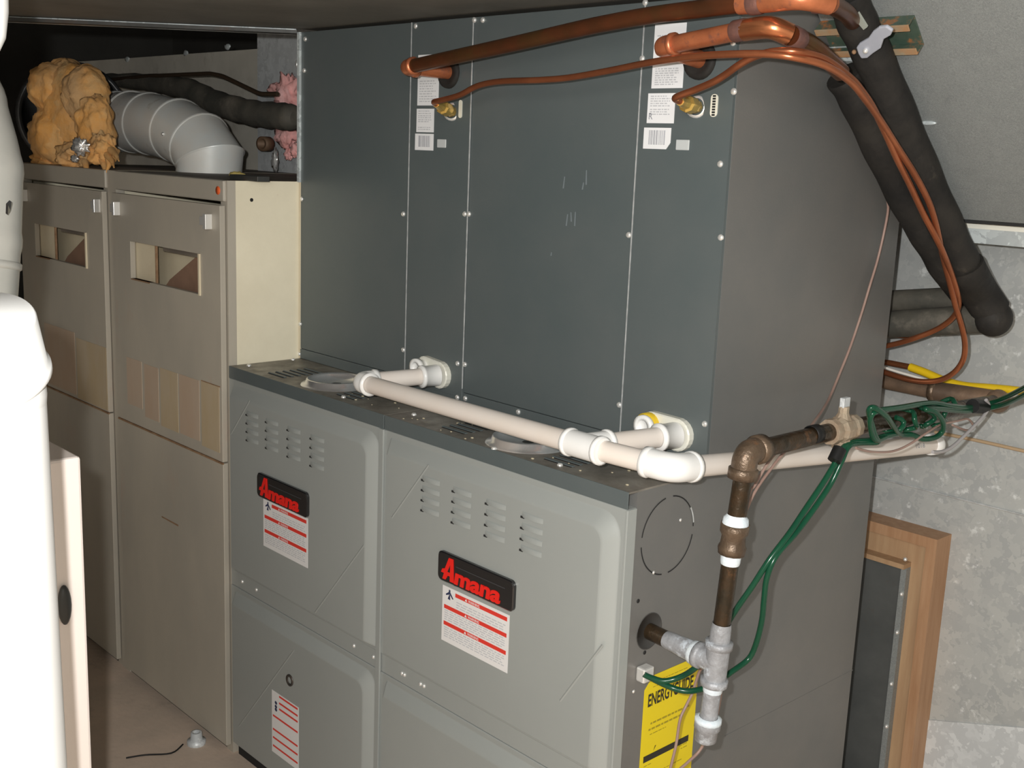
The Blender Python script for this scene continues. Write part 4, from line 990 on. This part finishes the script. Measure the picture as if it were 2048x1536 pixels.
# ------------------------------------------------------------------ green wires
def wirep(name, px, r_, m, lab, cat, x=None, grp=None, n=6):
    P = [at(u, v, X=q) for u, v, q in px]
    o = G().sweep(spline(P, n), r_, 10).build(name, m); return tag(o, lab, cat, grp)
gw = .0046
wirep('green_wire', [(2110, 742, 1.55), (2048, 776, 1.46), (2010, 795, 1.40), (1975, 808, 1.36), (1935, 815, 1.36), (1900, 812, 1.365), (1860, 806, 1.365), (1800, 815, 1.37), (1755, 822, 1.37), (1741, 835, 1.365), (1742, 860, 1.355), (1752, 880, 1.35), (1775, 872, 1.345), (1800, 866, 1.345), (1770, 872, 1.345), (1745, 880, 1.34), (1705, 884, 1.335), (1685, 897, 1.335), (1668, 930, 1.335), (1640, 975, 1.33), (1610, 1020, 1.325), (1580, 1065, 1.32), (1540, 1118, 1.31), (1505, 1172, 1.295), (1475, 1215, 1.28), (1450, 1255, 1.27), (1425, 1300, 1.27), (1395, 1332, 1.26), (1365, 1352, 1.23), (1330, 1362, 1.21), (1304, 1356, 1.195), (1288, 1349, 1.187)], gw, green, 'glossy green wire hugging the vertical gas pipe down to the connector', 'wire', grp='green ground wires')
wirep('green_wire', [(2110, 752, 1.552), (2048, 790, 1.462), (2010, 808, 1.402), (1970, 817, 1.362), (1930, 822, 1.362), (1880, 818, 1.37), (1850, 818, 1.37), (1870, 823, 1.375), (1885, 842, 1.372), (1885, 862, 1.365), (1870, 875, 1.36), (1845, 878, 1.355), (1825, 870, 1.35), (1800, 868, 1.345), (1785, 850, 1.36), (1775, 835, 1.372), (1760, 822, 1.375), (1745, 815, 1.372), (1738, 826, 1.365), (1750, 870, 1.352), (1755, 884, 1.345), (1720, 886, 1.337), (1697, 893, 1.338), (1682, 925, 1.338), (1660, 970, 1.332), (1625, 1022, 1.326), (1590, 1068, 1.32), (1552, 1112, 1.315), (1534, 1155, 1.31), (1528, 1200, 1.305), (1524, 1240, 1.30), (1513, 1285, 1.29), (1497, 1318, 1.28), (1460, 1346, 1.27), (1430, 1368, 1.262), (1400, 1379, 1.25), (1370, 1382, 1.235), (1340, 1374, 1.215), (1310, 1360, 1.198), (1290, 1350, 1.187)], gw, green, 'glossy green wire hanging in a wide loop right of the drip leg', 'wire', grp='green ground wires')
A_ = at(1778, 842, X=XG + .012); B_ = at(1900, 822, X=XG + .016); A_ = ctop + (back - ctop) * ((A_ - ctop).length / (back - ctop).length); B_ = ctop + (back - ctop) * ((B_ - ctop).length / (back - ctop).length)
dx_ = (B_ - A_).normalized(); u_ = dx_.orthogonal().normalized(); w_ = dx_.cross(u_); hx = []
for k in range(97):
    a = 2 * math.pi * 4 * k / 96; rr = .0195 + .0035 * math.sin(k * .55); hx.append(A_ + (B_ - A_) * (k / 96 + .045 * math.sin(k * .9)) + (u_ * math.cos(a) + w_ * math.sin(a)) * rr)
tag(G().sweep(hx, gw * .95, 10).build('green_loop', green), 'loose green wire coil wrapped around the gas pipe behind the valve', 'wire')
p = at(1672, 905, X=1.338); 
tag(G().sweep([at(1680, 897, X=1.337), at(1668, 922, X=1.337)], .0105, 12).build('tape_wrap', tape), 'black tape binding the two green wires below the gas valve', 'tape')
p0 = at(1945, 812, X=1.362); p1 = at(1968, 814, X=1.362)
tag(G().sweep([p0, p1], .0125, 12).build('tape_wrap', tape), 'black tape binding the green wires near the far elbow', 'tape')

# brown thermostat wires
wt = .0023
wirep('thermostat_wire', [(1774, 396, 1.19), (1776, 420, 1.19), (1768, 465, 1.185), (1755, 520, 1.183), (1740, 570, 1.183), (1722, 630, 1.183), (1700, 695, 1.183), (1680, 745, 1.185), (1660, 793, 1.20), (1645, 820, 1.23), (1625, 848, 1.26), (1612, 868, 1.28), (1590, 888, 1.285), (1568, 905, 1.285), (1540, 940, 1.285), (1515, 975, 1.285), (1497, 1010, 1.285), (1480, 1060, 1.28), (1462, 1150, 1.27), (1440, 1260, 1.26), (1410, 1325, 1.25), (1398, 1345, 1.24), (1385, 1385, 1.235), (1372, 1412, 1.23), (1360, 1440, 1.23), (1352, 1490, 1.228), (1340, 1540, 1.225), (1325, 1600, 1.22)], wt, wire, 'thin brown wire hanging down the right slate side and over the yellow label', 'wire')
wirep('thermostat_wire', [(1630, 858, 1.285), (1600, 876, 1.29), (1570, 893, 1.292), (1550, 908, 1.292), (1530, 935, 1.292), (1510, 970, 1.292), (1498, 990, 1.29), (1480, 1080, 1.28), (1460, 1200, 1.27), (1440, 1400, 1.26), (1420, 1460, 1.25), (1400, 1500, 1.24), (1375, 1525, 1.235), (1350, 1550, 1.23), (1330, 1600, 1.225)], wt, wire, 'thin brown wire that passes behind the drip cap and leaves the frame at the bottom', 'wire')
wirep('thin_wire', [(1712, 896, 1.35), (1740, 903, 1.352), (1775, 904, 1.355), (1800, 898, 1.358), (1825, 885, 1.362), (1850, 868, 1.365), (1880, 850, 1.362), (1915, 842, 1.362), (1935, 838, 1.362), (1945, 848, 1.362), (1945, 858, 1.362), (1930, 860, 1.362), (1905, 850, 1.362)], .0019, wire, 'thin brown wire curling under the gas pipe behind the valve', 'wire')
Pg = [at(u, v, X=1.37) for u, v in ((1972, 800), (1978, 812), (1970, 828), (1950, 850), (1925, 875), (1905, 893), (1885, 903), (1865, 904))]
tag(G().sweep(spline(Pg, 6), .0030, 10).build('grey_wire', wireg), 'grey wire curving from the far elbow down to the white pipe end', 'wire')
Pc = [at(u, v, Y=YW - .01) for u, v in ((1870, 864), (1950, 880), (2048, 902), (2150, 925))]
tag(G().sweep(spline(Pc, 4), .0035, 8).build('tan_cord', mat('tan_cord', (.42, .30, .18), .6)), 'faint tan cord lying against the return duct', 'cord')

# ------------------------------------------------------------------ foreground flue pipes and white cabinet at the left edge
def ray(u, v, dist):
    d = rx * ((u - 1024) / F) + ry * ((v - 768) / F) + rz
    return CAM + d * dist
t = thing('white_flue_pipe', 'overexposed white round pipe with a domed cap ring at the left edge', 'pipe', (1.03, -.9, 0))
RW = .055; dist = 1.08
cx_ = ray(-24, 900, dist); cz_ = ray(-24, 770, dist).z
fwd_h = Vector((rz.x, rz.y, 0)).normalized()
tilt = (Vector((0, 0, 1)) - fwd_h * .45).normalized()          # the capped collar leans toward the viewer
q0 = Vector((cx_.x, cx_.y, cz_ + .012))
CL = .058
G().lathe(q0 - tilt * .004, tilt, [(-.004, RW * 1.03), (0, RW * 1.09), (.006, RW * 1.09), (.009, RW * 1.04), (CL, RW * 1.04), (CL + .003, RW * 1.01), (CL + .004, .0001)], 48).build('cap', whitep, t)
G().lathe(Vector((cx_.x, cx_.y, 0)) , (0, 0, 1), [(0, RW * 1.24), (cz_ * .5, RW * 1.09), (cz_ - .01, RW * .97)], 48).build('pipe', whitep, t)
G().ball(Vector((cx_.x, cx_.y, cz_ - .008)), RW * .985, 20).build('elbow_joint', whitep, t)
# galvanised vent above it, farther away
t = thing('vent_elbow', 'bright galvanised vent pipe bending above the white pipe at the left edge', 'pipe', ray(-20, 500, 1.35))
V = [ray(u, v, 1.36) for u, v in ((-110, 60), (-80, 150), (-52, 240), (-30, 330), (-30, 430), (-34, 520), (-42, 640), (-50, 760))]
pth = spline(V, 6)
vent = mat('vent_metal', (.42, .41, .37), .3, .35, (.32, .325, .30), 7., .7, .06, 60)
G().sweep(pth, [.041 + (.0015 if i % 9 < 2 else 0) for i in range(len(pth))], 36).build('elbow_pipe', vent, t)
for i in (30, 34):
    G().lathe(pth[i], pth[i + 1] - pth[i], [(0, .041), (.002, .0435), (.008, .0435), (.01, .041)], 36).build('joint_ring', vent, t)
p = ray(20, 417, 1.315); G().hull8([p + Vector(q) for q in ((-.008, 0, -.008), (.006, -.004, .004), (.006, 0, .008), (-.010, .004, -.003))], [p + Vector(q) + Vector((.002, -.003, .002)) for q in ((-.008, 0, -.008), (.006, -.004, .004), (.006, 0, .008), (-.010, .004, -.003))]).build('black_clip', black, t)
tag(G().lathe(ray(-38, 60, 1.15), ray(-42, -200, 1.15) - ray(-38, 60, 1.15), [(-.03, .0001), (-.022, .016), (-.006, .023), (.02, .026), (.3, .027)], 30).build('upper_vent', whitep), 'small bright rounded vent piece at the top left corner', 'pipe')
# white cabinet behind the pipe
t = thing('white_cabinet', 'white metal cabinet edge behind the white round pipe at lower left', 'cabinet', ray(150, 1500, 1.4))
dk = 1.45
c_ = ray(162, 913, dk); bl = ray(80, 885, dk + .25)
zt = c_.z
fx = Vector((c_.x, c_.y, 0))
fdir = Vector((0, -1, 0))      # front face runs toward the viewer's left
bdir = Vector((-1, 0, 0))       # side runs away
A0 = fx; A1 = fx + fdir * .30; A2 = A1 + bdir * .4; A3 = fx + bdir * .4
zf = lambda p, z: Vector((p.x, p.y, z))
G().hull8([zf(p, 0) for p in (A0, A1, A2, A3)], [zf(p, zt) for p in (A0, A1, A2, A3)]).build('cabinet_body', mat('cream_white_enamel', (.82, .74, .68), .35, 0, (.78, .70, .64), 6., .6), t, bevel=.004)
nf = Vector((fdir.y, -fdir.x, 0)); nf = nf if nf.dot(CAM - fx) > 0 else -nf
p = ray(133, 1240, 1.42)
G().ball(zf(fx + fdir * .03 + nf * .004, p.z), .017, 10, (.5, .5, 1.6)).build('knob', darkm, t, 'dark purple-brown knob')

# floor fitting: drain screw
p = at(393, 1487, Z=0.0)
t = thing('floor_fitting', 'small round galvanised fitting on the concrete floor by the beige cabinet', 'fitting', (p.x, p.y, 0))
G().lathe((p.x, p.y, 0), (0, 0, 1), [(0, .022), (.01, .022), (.012, .014), (.03, .013), (.03, .008), (.01, .008), (.01, .0001)], 16).build('fitting_body', galv, t)
tag(G().sweep(spline([(p.x - .01, p.y - .03, .004), (p.x + .01, p.y - .07, .004), (p.x - .02, p.y - .12, .004), (p.x - .035, p.y - .16, .004)], 5), .002, 6).build('loose_wire', tape), 'scrap of dark wire on the floor beside the round fitting', 'wire')
